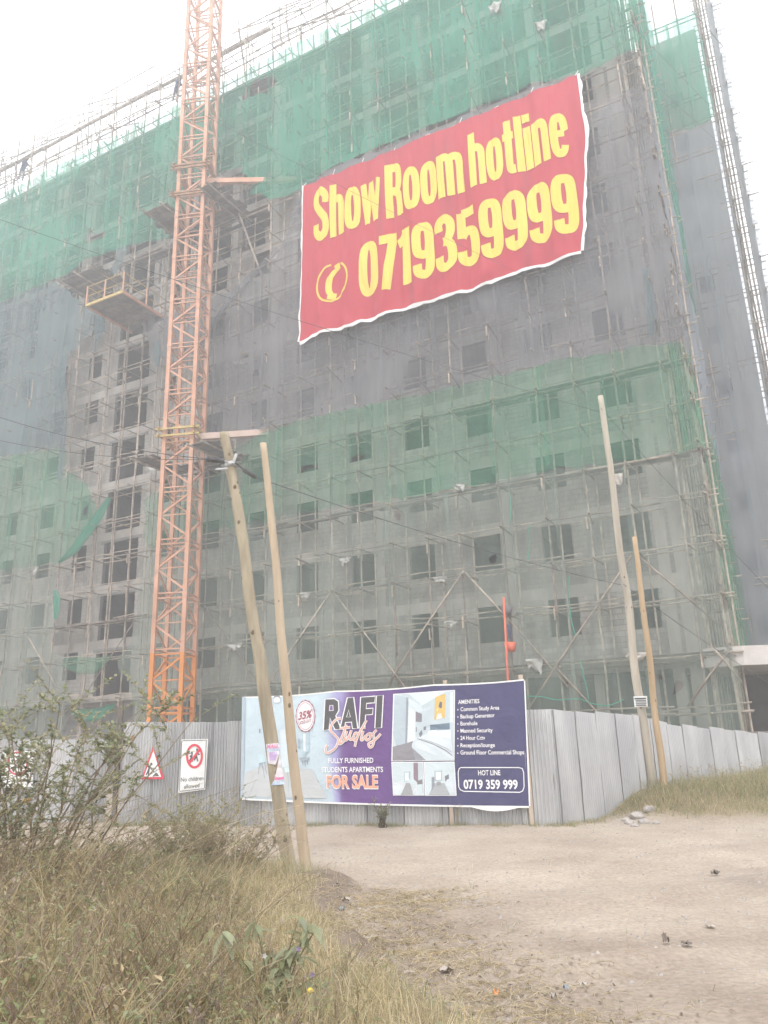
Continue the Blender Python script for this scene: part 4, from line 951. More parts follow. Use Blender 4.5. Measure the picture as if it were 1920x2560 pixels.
def bline(txt, zf, x0, y0, x1, y1, hpx, mt, off=.012, lift=.012, shear=0.0):
    p0 = bbp(*zf(x0, y0)); p1 = bbp(*zf(x1, y1)); h = bbp(*zf(x0, y0 - hpx))[1] - p0[1]
    return text_on(txt, bbl, p0, p1, h, mt, BSH, off, shear, lift)
def bpoly(mbx, zf, pts, col, lay):
    n = len(mbx.v); mbx.v += [tuple(bbw(*bbp(*zf(*p)), .012 + .0016 * lay)) for p in pts]; mbx.c += [col] * len(pts); mbx.f.append(tuple(range(n, n + len(pts))))
def bstroke(mbx, zf, pts, w, col, lay, closed=False):
    pp = [bbp(*zf(*p)) for p in pts]; s_ = abs(bbp(*zf(pts[0][0] + w, pts[0][1]))[0] - bbp(*zf(*pts[0]))[0])
    for q in ribbon(pp, s_, s_, closed, 1):
        n = len(mbx.v); mbx.v += [tuple(bbw(a, b, .012 + .0016 * lay)) for a, b in q]; mbx.c += [col] * 4; mbx.f.append((n, n + 1, n + 2, n + 3))
def picture(name, fn):
    m_ = MB(); m_.c = []; fn(m_); n = len(m_.f)
    m_.f = [tuple(f) for f in m_.f]; return m_.build(name, M['print'], BSH)
WH = (.80, .80, .82)
# faded room picture at the left
def room(m):
    z = ZB1
    bpoly(m, z, [(60, 1040), (280, 960), (520, 990), (760, 1010), (905, 1310), (10, 1290)], (.50, .52, .53), 1)
    bpoly(m, z, [(420, 600), (500, 590), (520, 980), (440, 990)], (.60, .68, .72), 2)
    bpoly(m, z, [(650, 620), (720, 625), (722, 830), (690, 835), (655, 960)], (.42, .54, .60), 2)
    bpoly(m, z, [(660, 640), (685, 640), (688, 820), (662, 820)], (.66, .74, .78), 3)
    bpoly(m, z, [(605, 690), (628, 690), (628, 790), (605, 790)], (.33, .42, .50), 3)
    bpoly(m, z, [(618, 890), (722, 882), (720, 915), (640, 925)], (.33, .38, .44), 3)
    for a in ((655, 920, 660, 965), (680, 920, 682, 980), (705, 915, 706, 960)): bstroke(m, z, [a[:2], a[2:]], 6, (.2, .24, .3), 3)
    bpoly(m, z, [(195, 850), (255, 860), (275, 930), (205, 945)], (.52, .66, .70), 2)
    for a in ((215, 945, 195, 1060), (235, 945, 262, 1100), (262, 935, 285, 1060)): bstroke(m, z, [a[:2], a[2:]], 5, (.28, .33, .38), 3)
    bpoly(m, z, [(465, 990), (530, 985), (530, 1035), (475, 1040)], (.60, .72, .75), 3)
    bstroke(m, z, [(500, 1040), (510, 1150), (505, 1250)], 6, (.35, .42, .46), 3)
    bpoly(m, z, [(205, 590), (218, 590), (218, 632), (205, 632)], (.2, .24, .3), 2)
    bpoly(m, z, [(28, 262), (62, 262), (55, 700), (40, 1280), (10, 1280)], (.40, .47, .54), 2)
    bpoly(m, z, sup(390, 270, 34, 26, 20), (.25, .27, .30), 3); bpoly(m, z, sup(391, 291, 32, 28, 20), (.78, .78, .78), 4)
picture('printed_room_picture', room)
def bed(m):
    z = ZB2
    bpoly(m, z, [(100, 228), (740, 186), (735, 920), (80, 925)], WH, 1)
    bpoly(m, z, [(112, 236), (732, 196), (728, 914), (94, 916)], (.52, .60, .64), 2)
    bpoly(m, z, [(112, 236), (255, 270), (245, 740), (94, 775)], (.44, .52, .57), 3)
    bpoly(m, z, [(235, 265), (258, 268), (250, 740), (225, 742)], (.30, .33, .38), 4)
    bpoly(m, z, [(94, 775), (250, 735), (300, 715), (440, 914), (94, 916)], (.26, .25, .27), 4)
    bpoly(m, z, [(258, 372), (332, 400), (330, 705), (245, 735)], (.68, .73, .76), 5)
    bpoly(m, z, [(258, 275), (400, 350), (398, 430), (258, 372)], (.62, .70, .74), 4)
    bpoly(m, z, [(332, 410), (398, 435), (396, 520), (332, 515)], (.24, .22, .25), 5)
    bpoly(m, z, [(260, 228), (640, 205), (400, 350)], (.66, .74, .77), 3)
    bpoly(m, z, [(535, 262), (640, 225), (637, 475), (527, 497)], (.70, .48, .16), 5)
    bpoly(m, z, [(560, 345), (600, 300), (612, 385), (590, 410), (612, 480), (545, 490), (565, 415), (550, 400)], (.74, .70, .66), 6)
    bpoly(m, z, [(570, 360), (585, 305), (607, 315), (606, 370), (590, 378)], (.16, .16, .2), 7)
    bpoly(m, z, [(482, 548), (685, 528), (685, 595), (482, 602)], (.16, .22, .28), 4)
    bpoly(m, z, [(460, 610), (555, 598), (548, 665), (460, 660)], (.70, .76, .80), 6)
    bpoly(m, z, [(558, 610), (695, 600), (698, 690), (552, 668)], (.72, .78, .82), 6)
    bpoly(m, z, [(330, 690), (460, 640), (700, 690), (726, 914), (690, 912), (300, 770)], (.63, .69, .73), 5)
    bpoly(m, z, [(296, 740), (335, 695), (520, 770), (705, 905), (690, 914), (440, 914), (293, 780)], (.56, .63, .67), 6)
    bpoly(m, z, [(293, 780), (440, 914), (330, 914)], (.30, .31, .34), 7)
    bstroke(m, z, [(350, 690), (520, 750), (640, 810), (712, 865)], 9, (.25, .27, .30), 8)
    bstroke(m, z, [(385, 690), (540, 740), (650, 790), (710, 832)], 5, (.35, .37, .40), 8)
    for q in ([(365, 640), (395, 600), (405, 640), (380, 680)], [(415, 570), (440, 562), (440, 600), (415, 605)], [(335, 570), (345, 570), (345, 620), (335, 620)]): bpoly(m, z, q, (.22, .24, .28), 7)
    bpoly(m, z, [(690, 215), (722, 205), (716, 520), (690, 520)], (.66, .74, .78), 4)
picture('printed_bedroom_picture', bed)
def small1(m):
    z = ZB2
    bpoly(m, z, [(80, 932), (412, 932), (425, 1280), (98, 1280)], WH, 1); bpoly(m, z, [(88, 940), (406, 940), (419, 1274), (105, 1274)], (.58, .66, .69), 2)
    bpoly(m, z, [(310, 940), (356, 940), (360, 1140), (312, 1170)], (.27, .20, .24), 3); bpoly(m, z, [(356, 940), (406, 940), (419, 1274), (380, 1200), (358, 1130)], (.50, .56, .60), 3)
    bpoly(m, z, [(210, 1035), (278, 1030), (275, 1130), (215, 1135)], (.40, .50, .54), 3); bpoly(m, z, [(220, 1042), (262, 1040), (262, 1125), (222, 1128)], (.70, .76, .78), 4)
    bpoly(m, z, [(230, 1150), (275, 1150), (310, 1274), (180, 1274)], (.36, .36, .38), 3); bpoly(m, z, [(95, 1150), (200, 1120), (230, 1160), (180, 1274), (105, 1274)], (.66, .71, .74), 4)
    bpoly(m, z, [(345, 1130), (400, 1110), (405, 1160), (350, 1165)], (.26, .24, .26), 4)
    for a in ([(305, 1180), (345, 1170), (335, 1215), (350, 1265)], [(330, 1210), (300, 1260)]): bstroke(m, z, a, 6, (.75, .75, .76), 5)
picture('printed_kitchen_picture', small1)
def small2(m):
    z = ZB2
    bpoly(m, z, [(416, 932), (735, 928), (757, 1282), (430, 1282)], WH, 1); bpoly(m, z, [(423, 940), (728, 936), (749, 1276), (438, 1276)], (.58, .66, .69), 2)
    bpoly(m, z, [(525, 1025), (605, 1020), (605, 1125), (530, 1130)], (.38, .48, .53), 3); bpoly(m, z, [(540, 1035), (595, 1032), (595, 1118), (543, 1120)], (.72, .77, .79), 4)
    bpoly(m, z, [(520, 1150), (630, 1150), (690, 1276), (470, 1276)], (.40, .42, .44), 3); bpoly(m, z, [(635, 1080), (675, 1060), (678, 1120), (640, 1140)], (.20, .20, .23), 4)
    bpoly(m, z, [(620, 1130), (690, 1100), (740, 1200), (749, 1276), (700, 1240)], (.60, .66, .70), 4); bpoly(m, z, [(498, 1090), (525, 1085), (530, 1180), (498, 1235)], (.28, .30, .34), 4)
    bpoly(m, z, [(550, 1140), (590, 1135), (600, 1170), (555, 1175)], (.30, .31, .33), 5)
picture('printed_study_picture', small2)
# lettering
b1 = MB(); b1.c = []
def star(m):
    z = ZB1; c = (685, 458)
    pts = [(c[0] + (103 - 7 * (k % 2)) * math.cos(2 * math.pi * k / 32), c[1] + (172 - 9 * (k % 2)) * math.sin(2 * math.pi * k / 32)) for k in range(32)]
    bpoly(m, z, pts, (.36, .12, .16), 2)
    bpoly(m, z, [(c[0] + 92 * math.cos(2 * math.pi * k / 32), c[1] + 155 * math.sin(2 * math.pi * k / 32)) for k in range(32)], WH, 3)
    bpoly(m, z, [(c[0] + 84 * math.cos(2 * math.pi * k / 32), c[1] + 142 * math.sin(2 * math.pi * k / 32)) for k in range(32)], (.38, .13, .17), 4)
    bpoly(m, z, [(c[0] + 80 * math.cos(2 * math.pi * k / 32), c[1] + 137 * math.sin(2 * math.pi * k / 32)) for k in range(32)], (.78, .76, .78), 5)
picture('sold_out_badge', star)
bline('35%', ZB1, 612, 498, 748, 470, 78, M['maroon'], .03, .024, .15)
bline('SOLD OUT', ZB1, 626, 545, 746, 515, 30, M['maroon'], .012, .024)
RAFI = dict(R=[(870, 604), (888, 284), (985, 276), (1028, 305), (1032, 400), (1000, 455), (1058, 596), (990, 598), (940, 480), (930, 600)], A=[(1040, 597), (1118, 268), (1185, 262), (1228, 586), (1172, 588), (1162, 520), (1100, 524), (1088, 594)], F=[(1240, 585), (1256, 262), (1408, 250), (1402, 320), (1318, 326), (1314, 380), (1386, 376), (1380, 440), (1308, 446), (1300, 584)], I=[(1404, 582), (1420, 248), (1492, 242), (1474, 578)])
def rafi(m):
    for ch, p in RAFI.items():
        bpoly(m, ZB1, p, (.085, .08, .085), 4); bstroke(m, ZB1, p, 11, WH, 5, True)
    bpoly(m, ZB1, [(940, 350), (968, 348), (972, 395), (935, 400)], (.2, .11, .28), 5); bstroke(m, ZB1, [(938, 348), (970, 346), (974, 398), (933, 402)], 8, WH, 6, True)
    bpoly(m, ZB1, [(1112, 470), (1132, 395), (1148, 466)], (.2, .11, .28), 5); bstroke(m, ZB1, [(1110, 470), (1133, 392), (1150, 466)], 7, WH, 6, True)
picture('large_title_lettering', rafi)
STUD = [[(1055, 480), (1010, 490), (960, 545), (945, 600), (985, 650), (1025, 700), (1000, 780), (940, 830), (900, 835), (895, 790), (915, 755)], [(1110, 545), (1085, 620), (1045, 720), (1040, 745), (1075, 725), (1105, 660)], [(1040, 585), (1110, 578), (1150, 575)], [(1115, 610), (1095, 690), (1110, 705), (1150, 640), (1160, 605), (1140, 680), (1160, 700), (1190, 660)], [(1235, 640), (1200, 635), (1180, 690), (1200, 705), (1240, 640), (1318, 500), (1255, 610), (1215, 700), (1198, 775)], [(1285, 610), (1262, 690), (1275, 705), (1310, 660)], [(1340, 640), (1312, 670), (1320, 705), (1352, 690), (1358, 650), (1340, 638), (1390, 645)], [(1425, 600), (1390, 640), (1395, 700), (1385, 760), (1355, 780), (1340, 745), (1380, 720), (1430, 680), (1465, 640)]]
def stud(m):
    for s_ in STUD: bstroke(m, ZB1, smooth(s_, 5), 26, WH, 7)
    for s_ in STUD: bstroke(m, ZB1, smooth(s_, 5), 14, (.70, .40, .32), 9)
    bstroke(m, ZB1, [(1300, 575), (1306, 590)], 16, (.7, .4, .32), 9)
picture('script_title_lettering', stud)
bline('FULLY FURNISHED', ZB1, 920, 944, 1388, 940, 50, M['whiteprint'], .018)
bline('STUDENTS APARTMENTS', ZB1, 850, 1038, 1488, 1036, 52, M['whiteprint'], .018)
bline('FOR SALE', ZB1, 900, 1204, 1440, 1206, 130, M['whiteprint'], .05, .014)
bline('FOR SALE', ZB1, 906, 1196, 1434, 1198, 118, M['peach'], .03, .02)
for txt, y0, y1, x1, h in (('AMENITIES', 333, 322, 993, 40), ('Common Study Area', 407, 389, 1198, 40), ('Backup Generator', 482, 467, 1150, 40), ('Borehole', 555, 550, 972, 40), ('Manned Security', 629, 622, 1130, 40), ('24 Hour Cctv', 704, 700, 1052, 40), ('Reception/lounge', 780, 776, 1153, 40), ('Ground Floor Commercial Shops', 855, 852, 1455, 42)):
    x0 = 772 if txt == 'AMENITIES' else 797
    bline(txt, ZB2, x0, y0, x1, y1, h, M['whiteprint'], .016)
def dots(m):
    for y in (392, 467, 539, 612, 690, 765, 842): bpoly(m, ZB2, sup(769, y, 6, 7, 10, 2), WH, 1)
    bstroke(m, ZB2, [(800, 990), (1400, 990), (1435, 1000), (1450, 1040), (1455, 1190), (1440, 1232), (1410, 1246), (830, 1236), (795, 1220), (778, 1190), (772, 1040), (782, 1003)], 9, WH, 1, True)
picture('bullet_marks_and_box', dots)
bline('HOT LINE', ZB2, 980, 1070, 1210, 1068, 50, M['whiteprint'], .02)
bline('0719 359 999', ZB2, 830, 1208, 1392, 1210, 88, M['whiteprint'], .03)

# ================================================================== SIGNS
def flat(y): 
    def mp(px, py, l=0.0):
        return atY(px, py, y - l)
    return mp
def sign_poly(parent, name, pts, zf, y, mt, lift, thick=0.0):
    mbx = MB(); A_ = [atY(*zf(*p), y - lift) for p in pts]; n = len(A_); mbx.v = [tuple(p) for p in A_]; mbx.f = [tuple(range(n))]
    if thick:
        mbx.v += [tuple(p + Vector((0, thick, 0))) for p in A_]; mbx.f += [tuple(reversed(range(n, 2 * n)))] + [(i, n + i, n + (i + 1) % n, (i + 1) % n) for i in range(n)]
    return mbx.build(name, mt, parent)
def sign_stroke(parent, name, pts, zf, y, w, mt, lift, closed=False):
    pp = [atY(*zf(*p), y - lift) for p in pts]; ww = (atY(*zf(pts[0][0] + w, pts[0][1]), y - lift) - pp[0]).length
    mbx = MB()
    for q in ribbon([(p.x, p.z) for p in pp], ww, ww, closed, 1):
        mbx.quad(*[(a, y - lift, b) for a, b in q])
    return mbx.build(name, mt, parent)
YS = 18.95
SG = thing('safety_sign', atY(*ZS(900, 660), YS), 'white no children allowed sign with red barred circle on the zinc gate panel', 'sign')
SGB = sign_poly(SG, 'board', [(752, 335), (1075, 328), (1040, 945), (708, 990)], ZS, YS, M['white'], .05, .012)
sign_stroke(SGB, 'border_line', [(770, 350), (1060, 343), (1052, 360), (1030, 925), (1015, 935), (730, 968), (722, 950), (752, 365)], ZS, YS, 7, M['ink'], .056, True)
sign_stroke(SGB, 'red_ring', [(908 + 90 * math.cos(t) , 538 + 136 * math.sin(t)) for t in [2 * math.pi * k / 36 for k in range(36)]], ZS, YS, 27, M['signred'], .060, True)
for s_ in ([(880, 505), (875, 545), (868, 560)], [(868, 560), (845, 598)], [(872, 560), (885, 605)], [(868, 530), (852, 548)], [(940, 470), (935, 520), (930, 545)], [(930, 545), (905, 590)], [(935, 545), (948, 602)], [(938, 500), (970, 522)], [(930, 500), (915, 530)]):
    sign_stroke(SGB, 'figure_mark', s_, ZS, YS, 16, M['ink'], .0565)
for c in ((877, 497, 12, 15), (940, 457, 12, 15)): sign_poly(SGB, 'figure_mark', sup(*c, 14, 2), ZS, YS, M['ink'], .057)
sign_stroke(SGB, 'red_bar', [(838, 635), (978, 448)], ZS, YS, 27, M['signred'], .062)
def sline(txt, x0, y0, x1, y1, h):
    p0 = atY(*ZS(x0, y0), YS); p1 = atY(*ZS(x1, y1), YS); hh = (atY(*ZS(x0, y0 - h), YS) - p0).z
    text_on(txt, lambda s, z, l: Vector((s, YS - .058, z)), (p0.x, p0.z), (p1.x, p1.z), hh, M['ink'], SGB, .006)
sline('No children', 750, 850, 1025, 828, 50); sline('allowed', 788, 934, 975, 915, 50)
TS = thing('warning_sign', atY(*ZS(390, 640), YS), 'triangular red bordered men at work sign on the zinc gate panel', 'sign')
TSB = sign_poly(TS, 'board', [(400, 422), (540, 818), (262, 820)], ZS, YS, M['signred'], .05, .012)
sign_poly(TSB, 'white_face', [(408, 470), (502, 792), (290, 794)], ZS, YS, M['white'], .056)
for s_, w in (([(352, 650), (356, 690), (345, 715)], 22), ([(345, 715), (318, 770)], 16), ([(352, 712), (345, 775)], 16), ([(360, 665), (400, 720), (425, 735)], 10)): sign_stroke(TSB, 'figure_mark', s_, ZS, YS, w, M['ink'], .059)
sign_poly(TSB, 'figure_mark', sup(382, 634, 14, 17, 14, 2), ZS, YS, M['ink'], .060)
sign_poly(TSB, 'figure_mark', [(395, 785), (440, 735), (478, 780)], ZS, YS, M['ink'], .060)
LS = thing('safety_sign', atY(*ZL(100, 2480), 19.6), 'white sign with red marks mostly hidden behind the leafy bush', 'sign')
zz_ = zoom(0, 1640, 420)
LSB = sign_poly(LS, 'board', [(20, 940), (330, 930), (320, 1290), (10, 1300)], zz_, 20.0, M['white'], .12, .012)
sign_stroke(LSB, 'red_ring', [(170 + 95 * math.cos(t), 1060 + 110 * math.sin(t)) for t in [2 * math.pi * k / 30 for k in range(30)]], zz_, 20.0, 13, M['signred'], .13, True)

# ================================================================== TIMBER UTILITY POLES
def log_pole(name, pts, y, w0, w1, mt, label, knots=10, crook=.03, seed=0):
    P3 = [atY(*D(*p), y) for p in pts]
    base = P3[0].copy(); base.z = min(base.z, gh(base.x, base.y)); t = thing(name, (P3[0].x, P3[0].y, gh(P3[0].x, P3[0].y)), label, 'pole', 'timber utility poles')
    P3 = [P3[0] + (P3[0] - P3[1]).normalized() * .6] + P3
    sm_ = []
    for i in range(len(P3) - 1):
        for k in range(8): sm_.append(P3[i].lerp(P3[i + 1], k / 8))
    sm_.append(P3[-1]); N = len(sm_); S = 16; mbx = MB()
    rad = []
    for i, p in enumerate(sm_):
        tt = i / (N - 1); r = lerp(w0, w1, tt); rad.append(r)
        off = Vector((crook * nz(i * .13, seed), crook * nz(i * .13, seed + 4), 0))
        for k in range(S):
            a = 2 * math.pi * k / S
            rr = r * (1 + .10 * nz(math.cos(a) * 1.4 + seed, math.sin(a) * 1.4, i * .16) + .04 * nz(math.cos(a) * 5, math.sin(a) * 5, i * .5 + seed))
            mbx.v.append(tuple(p + off + Vector((math.cos(a) * rr, math.sin(a) * rr, 0))))
    for i in range(N - 1):
        for k in range(S): mbx.f.append((i * S + k, i * S + (k + 1) % S, (i + 1) * S + (k + 1) % S, (i + 1) * S + k))
    mbx.f.append(tuple((N - 1) * S + k for k in range(S)))
    LOGO = mbx.build('log', mt, t, True)
    rnd = random.Random(seed)
    for _ in range(knots):
        i = rnd.randrange(8, N - 4); a = rnd.uniform(math.pi * 1.05, math.pi * 1.95); r = rad[i] * 1.0
        c = sm_[i] + Vector((crook * nz(i * .13, seed), crook * nz(i * .13, seed + 4), 0)) + Vector((math.cos(a), math.sin(a), 0)) * r * .93
        k_ = MB(); s_ = rnd.uniform(.12, .34) * r
        nrm = Vector((math.cos(a), math.sin(a), 0)); tx = Vector((-math.sin(a), math.cos(a), 0)); up = Vector((0, 0, 1)); n0 = 0
        ring = 8
        for q_, (f1, f2) in enumerate(((1.25, 0), (.9, .35), (.35, .42))):
            for k in range(ring):
                b = 2 * math.pi * k / ring; k_.v.append(tuple(c + tx * math.cos(b) * s_ * f1 * .8 + up * math.sin(b) * s_ * f1 * 1.3 + nrm * s_ * f2))
        for q_ in range(2):
            for k in range(ring): k_.f.append((q_ * ring + k, q_ * ring + (k + 1) % ring, (q_ + 1) * ring + (k + 1) % ring, (q_ + 1) * ring + k))
        k_.f.append(tuple(2 * ring + k for k in range(ring)))
        k_.build('knot', M['knot'], LOGO, True)
    return t, sm_, rad
Y1 = 11.9
PO1, ax1, rd1 = log_pole('utility_pole', [(623, 1862), (607, 1760), (591, 1640), (568, 1480), (546, 1330), (529, 1200), (513, 1090), (497, 1000), (484, 936)], Y1, .108, .078, M['pole1'], 'crooked weathered timber pole with torn poster and cable clamp', 15, .022, 3)
PO2, ax2, rd2 = log_pole('utility_pole', [(662, 1882), (641, 1700), (620, 1500), (601, 1300), (584, 1100), (569, 958)], 11.4, .083, .052, M['pole2'], 'slim peeled tan timber pole just right of the crooked one', 7, .025, 5)
PO3, ax3, rd3 = log_pole('utility_pole', [(1415, 1735), (1398, 1620), (1380, 1500), (1360, 1330), (1341, 1200), (1318, 1000), (1297, 856)], 18.6, .115, .068, M['pole3'], 'tall pale grey timber pole with small notice near the grassy mound', 8, .04, 8)
PO4, ax4, rd4 = log_pole('utility_pole', [(1440, 1730), (1425, 1610), (1410, 1500), (1390, 1320), (1371, 1160)], 18.3, .09, .055, M['pole4'], 'shorter honey coloured timber pole beside the tall grey one', 4, .04, 11)
# steel clamp, stay plates and insulators on the crooked pole
def ringband(P_, i, ax, rd, z0, z1, mt, name, f=1.12):
    mbx = MB(); c = min(ax, key=lambda p: abs(p.z - (z0 + z1) / 2)); r = rd[ax.index(c)] * f
    dlt = (ax[min(ax.index(c) + 1, len(ax) - 1)] - c); dlt = dlt / dlt.z if dlt.z else Vector((0, 0, 1))
    b = c + dlt * (z0 - c.z); t = c + dlt * (z1 - c.z); mbx.tube([b, t], r, 14); return mbx.build(name, mt, P_, True)
za = atY(*ZT(940, 670), Y1).z; ringband(PO1, 0, ax1, rd1, za - .05, za + .03, M['galv'], 'clamp_band', 1.15)
c1 = atY(*ZT(980, 630), Y1 - .12); MB().bar(c1 - Vector((.02, 0, .05)), c1 + Vector((.03, 0, .12)), .04, .04).build('clamp_bracket', M['galv'], PO1)
c2 = atY(*ZT(830, 718), Y1 - .13); MB().bar(c2 - Vector((.07, 0, 0)), c2 + Vector((.12, 0, .01)), .035, .03).build('bracket_arm', M['galv'], PO1)
def insulator(parent, A, B):
    A, B = Vector(A), Vector(B); mbx = MB(); N = 34; pts = [A.lerp(B, i / N) for i in range(N + 1)]; rr = [.022 if i in (0, N) else (.05 if i % 3 == 1 else .034) for i in range(N + 1)]
    mbx.tube(pts, rr, 10); return mbx.build('insulator', M['bucket'], parent)
iL0, iL1 = atY(*ZT(695, 612), Y1), atY(*ZT(875, 632), Y1 - .05); insulator(PO1, iL0, iL1)
iR0, iR1 = atY(*ZT(1070, 718), Y1 + .05), atY(*ZT(1210, 805), Y1 + .12); insulator(PO1, iR0, iR1)
MB().tube([iL1, atY(*ZT(905, 640), Y1 - .1)], .012, 5).build('insulator_link', M['galv'], PO1); MB().tube([atY(*ZT(985, 650), Y1 - .1), iR0], .012, 5).build('insulator_link', M['cable'], PO1)
def cable(A, B, sag, label, r=.012, n=24):
    r *= .55
    A, B = Vector(A), Vector(B); pts = [A.lerp(B, i / n) - Vector((0, 0, sag * 4 * (i / n) * (1 - i / n))) for i in range(n + 1)]
    return tag(MB().tube(pts, r, 5).build('overhead_cable', M['cable']), label, 'cable', 'overhead cables')
cable(atY(-30, 1034, 13.5), iL0, .12, 'overhead cable from the left edge to the crooked pole clamp', .013)
cable(atY(-30, 1095, 13.5), atY(*ZT(690, 618), Y1 + .03), .12, 'lower of the two cables reaching the crooked pole from the left', .010)
cable(iR1, atY(1552, 1462, 18.45), .12, 'overhead cable running from the crooked pole to the tall grey pole', .013)
cable(atY(1558, 1460, 18.45), atY(2010, 1760, 23), .1, 'cable dropping from the tall grey pole to the right edge', .014)
cable(atY(-30, 538, 16.0), atY(1500, 1030, 18.5), .15, 'long thin cable crossing from upper left to the tall grey pole top', .013)
cable(atY(1502, 1020, 18.5), atY(2010, 1560, 23), .12, 'cable leaving the tall grey pole top towards the right', .012)
cable(atY(420, 240, 22), fp(*((lambda t: (t[0], -1.6, t[1]))(fac(1330, 698, -1.6)))), .15, 'cable slanting down across the face of the red banner', .012)
cable(atY(90, 366, 24), fp(*((lambda t: (t[0], -3.6, t[1]))(fac(505, 552, -3.6)))), .1, 'cable slanting down across the top green net to the crane', .012)
cable(atY(1500, -20, 24), atY(1880, 372, 24), .05, 'upper of the thin cables crossing the right corner of the building', .012)
cable(atY(1425, 10, 24), atY(1800, 360, 24), .05, 'lower of the thin cables crossing the right corner of the building', .010)
cable(atY(1690, -20, 16), atY(1960, 290, 16), .02, 'dark cable against the white sky in the top right corner', .012)
# torn poster wrapped on the crooked pole
def wrap(parent, ax, rd, poly2, y, f, mt, name):
    """patch in photo pixels bent round the near side of the pole"""
    mbx = MB()
    for quad in poly2:
        vv = []
        for p in quad:
            q = atY(*p, y); c = min(ax, key=lambda a: abs(a.z - q.z)); r = rd[ax.index(c)] * f; dx = max(-1, min(1, (q.x - c.x) / r)); vv.append((c.x + r * math.sin(dx * 1.35) / math.sin(1.35) , c.y - r * math.cos(dx * 1.35), q.z))
        mbx.quad(*vv)
    return mbx.build(name, mt, parent, True)
def gridq(c00, c10, c11, c01, n, m, zf):
    out = []
    def pt(a, b): return zf(lerp(lerp(c00[0], c10[0], a), lerp(c01[0], c11[0], a), b), lerp(lerp(c00[1], c10[1], a), lerp(c01[1], c11[1], a), b))
    for i in range(n):
        for j in range(m): out.append((pt(i / n, (j + 1) / m), pt((i + 1) / n, (j + 1) / m), pt((i + 1) / n, j / m), pt(i / n, j / m)))
    return out
pc = min(ax1, key=lambda p: abs(p.z - 1.3))
POS = thing('torn_poster', (pc.x, pc.y - .12, .8), 'torn pink and lilac paper poster wrapped round the crooked pole', 'poster')
wrap(POS, ax1, rd1, gridq((290, 748), (424, 732), (440, 850), (305, 870), 8, 3, ZB1), Y1, 1.12, M['paper'], 'paper')
wrap(POS, ax1, rd1, gridq((305, 870), (400, 858), (372, 960), (308, 945), 6, 3, ZB1), Y1, 1.12, M['paper'], 'paper')
wrap(POS, ax1, rd1, gridq((402, 856), (442, 850), (470, 1130), (368, 1130), 6, 6, ZB1), Y1, 1.12, M['paper'], 'paper')
wrap(POS, ax1, rd1, gridq((362, 1128), (470, 1112), (476, 1160), (345, 1172), 6, 2, ZB1), Y1, 1.13, M['paleblue'], 'blue_strip')
wrap(POS, ax1, rd1, gridq((296, 800), (432, 788), (434, 812), (300, 826), 8, 1, ZB1), Y1, 1.14, M['paleblue'], 'blue_strip')
wrap(POS, ax1, rd1, gridq((320, 832), (388, 826), (370, 915), (325, 915), 5, 3, ZB1), Y1, 1.14, M['lilac'], 'printed_figure')
wrap(POS, ax1, rd1, gridq((375, 1075), (462, 1062), (466, 1108), (372, 1118), 5, 2, ZB1), Y1, 1.14, M['pink'], 'pink_band')
def ptext(txt, x0, y0, x1, y1, h):
    me = font_mesh(txt, .03); xs_ = [v.co.x for v in me.vertices]; a, b = min(xs_), max(xs_)
    for v in me.vertices:
        t = (v.co.x - a) / (b - a); q = atY(*ZB1(lerp(x0, x1, t), lerp(y0, y1, t) - v.co.y / CAPH * h), Y1)
        c = min(ax1, key=lambda p: abs(p.z - q.z)); r = rd1[ax1.index(c)] * 1.15; dx = max(-1, min(1, (q.x - c.x) / r)); v.co = (c.x + r * math.sin(dx * 1.35) / math.sin(1.35), c.y - r * math.cos(dx * 1.35), q.z)
    me.update(); link('lettering', me, POS, M['pink'])
ptext('MASK', 300, 796, 400, 786, 42)
# small notice nailed to the tall grey pole
nb = [atY(*ZR(*p), 18.38) for p in ((232, 2048), (325, 2045), (330, 2118), (240, 2122))]
NT = thing('notice', nb[0], 'small white notice with black print nailed to the tall grey pole', 'sign')
mb = MB(); mb.v = [tuple(p) for p in nb] + [tuple(p + Vector((0, .01, 0))) for p in nb]; mb.f = [(3, 2, 1, 0), (4, 5, 6, 7), (0, 1, 5, 4), (1, 2, 6, 5), (2, 3, 7, 6), (3, 0, 4, 7)]; mb.build('board', M['white'], NT)
for i, (y, a, b, h) in enumerate(((2058, 238, 318, 11), (2066, 255, 300, 4), (2075, 245, 318, 6), (2084, 245, 320, 3), (2092, 246, 322, 6), (2101, 248, 318, 4), (2109, 246, 322, 7))):
    q = [atY(*ZR(*p), 18.375) for p in ((a, y + h), (b, y + h - 1), (b, y - 1), (a, y))]; MB().quad(*q).build('print_line', M['ink'], NT)

# red painted post with hanging rubber buckets in front of the first storey
rp0 = fac(*D(1098, 1480), -1.75); rp1 = fac(*D(1088, 1290), -1.75)
RP = thing('red_post', fp(rp0[0], -1.75, 0), 'red painted post with rubber buckets and cloth tied to it above the billboard', 'post')
MB().tube([fp(rp0[0] + .04, -1.75, 0), fp(rp0[0], -1.75, rp0[1]), fp(rp1[0], -1.75, rp1[1])], .045, 8).build('shaft', M['redpaint'], RP, True)
def pail(x, y, rx, ry, mt, name, zf=zoom(1200, 1440, 360)):
    u, z = fac(*zf(x, y), -1.6); u2 = fac(*zf(x + rx, y), -1.6)[0]; z2 = fac(*zf(x, y + ry), -1.6)[1]; r = abs(u2 - u); h = abs(z - z2)
    mbx = MB(); mbx.tube([fp(u, -1.5, z - h), fp(u, -1.5, z - h * .3), fp(u, -1.5, z + h)], [r * .7, r * .85, r], 12); return mbx.build(name, mt, RP, True)
pail(300, 390, 66, 50, M['bucket'], 'bucket'); pail(328, 640, 20, 85, M['overall'], 'hung_cloth'); pail(340, 815, 68, 52, M['redpaint'], 'bucket')
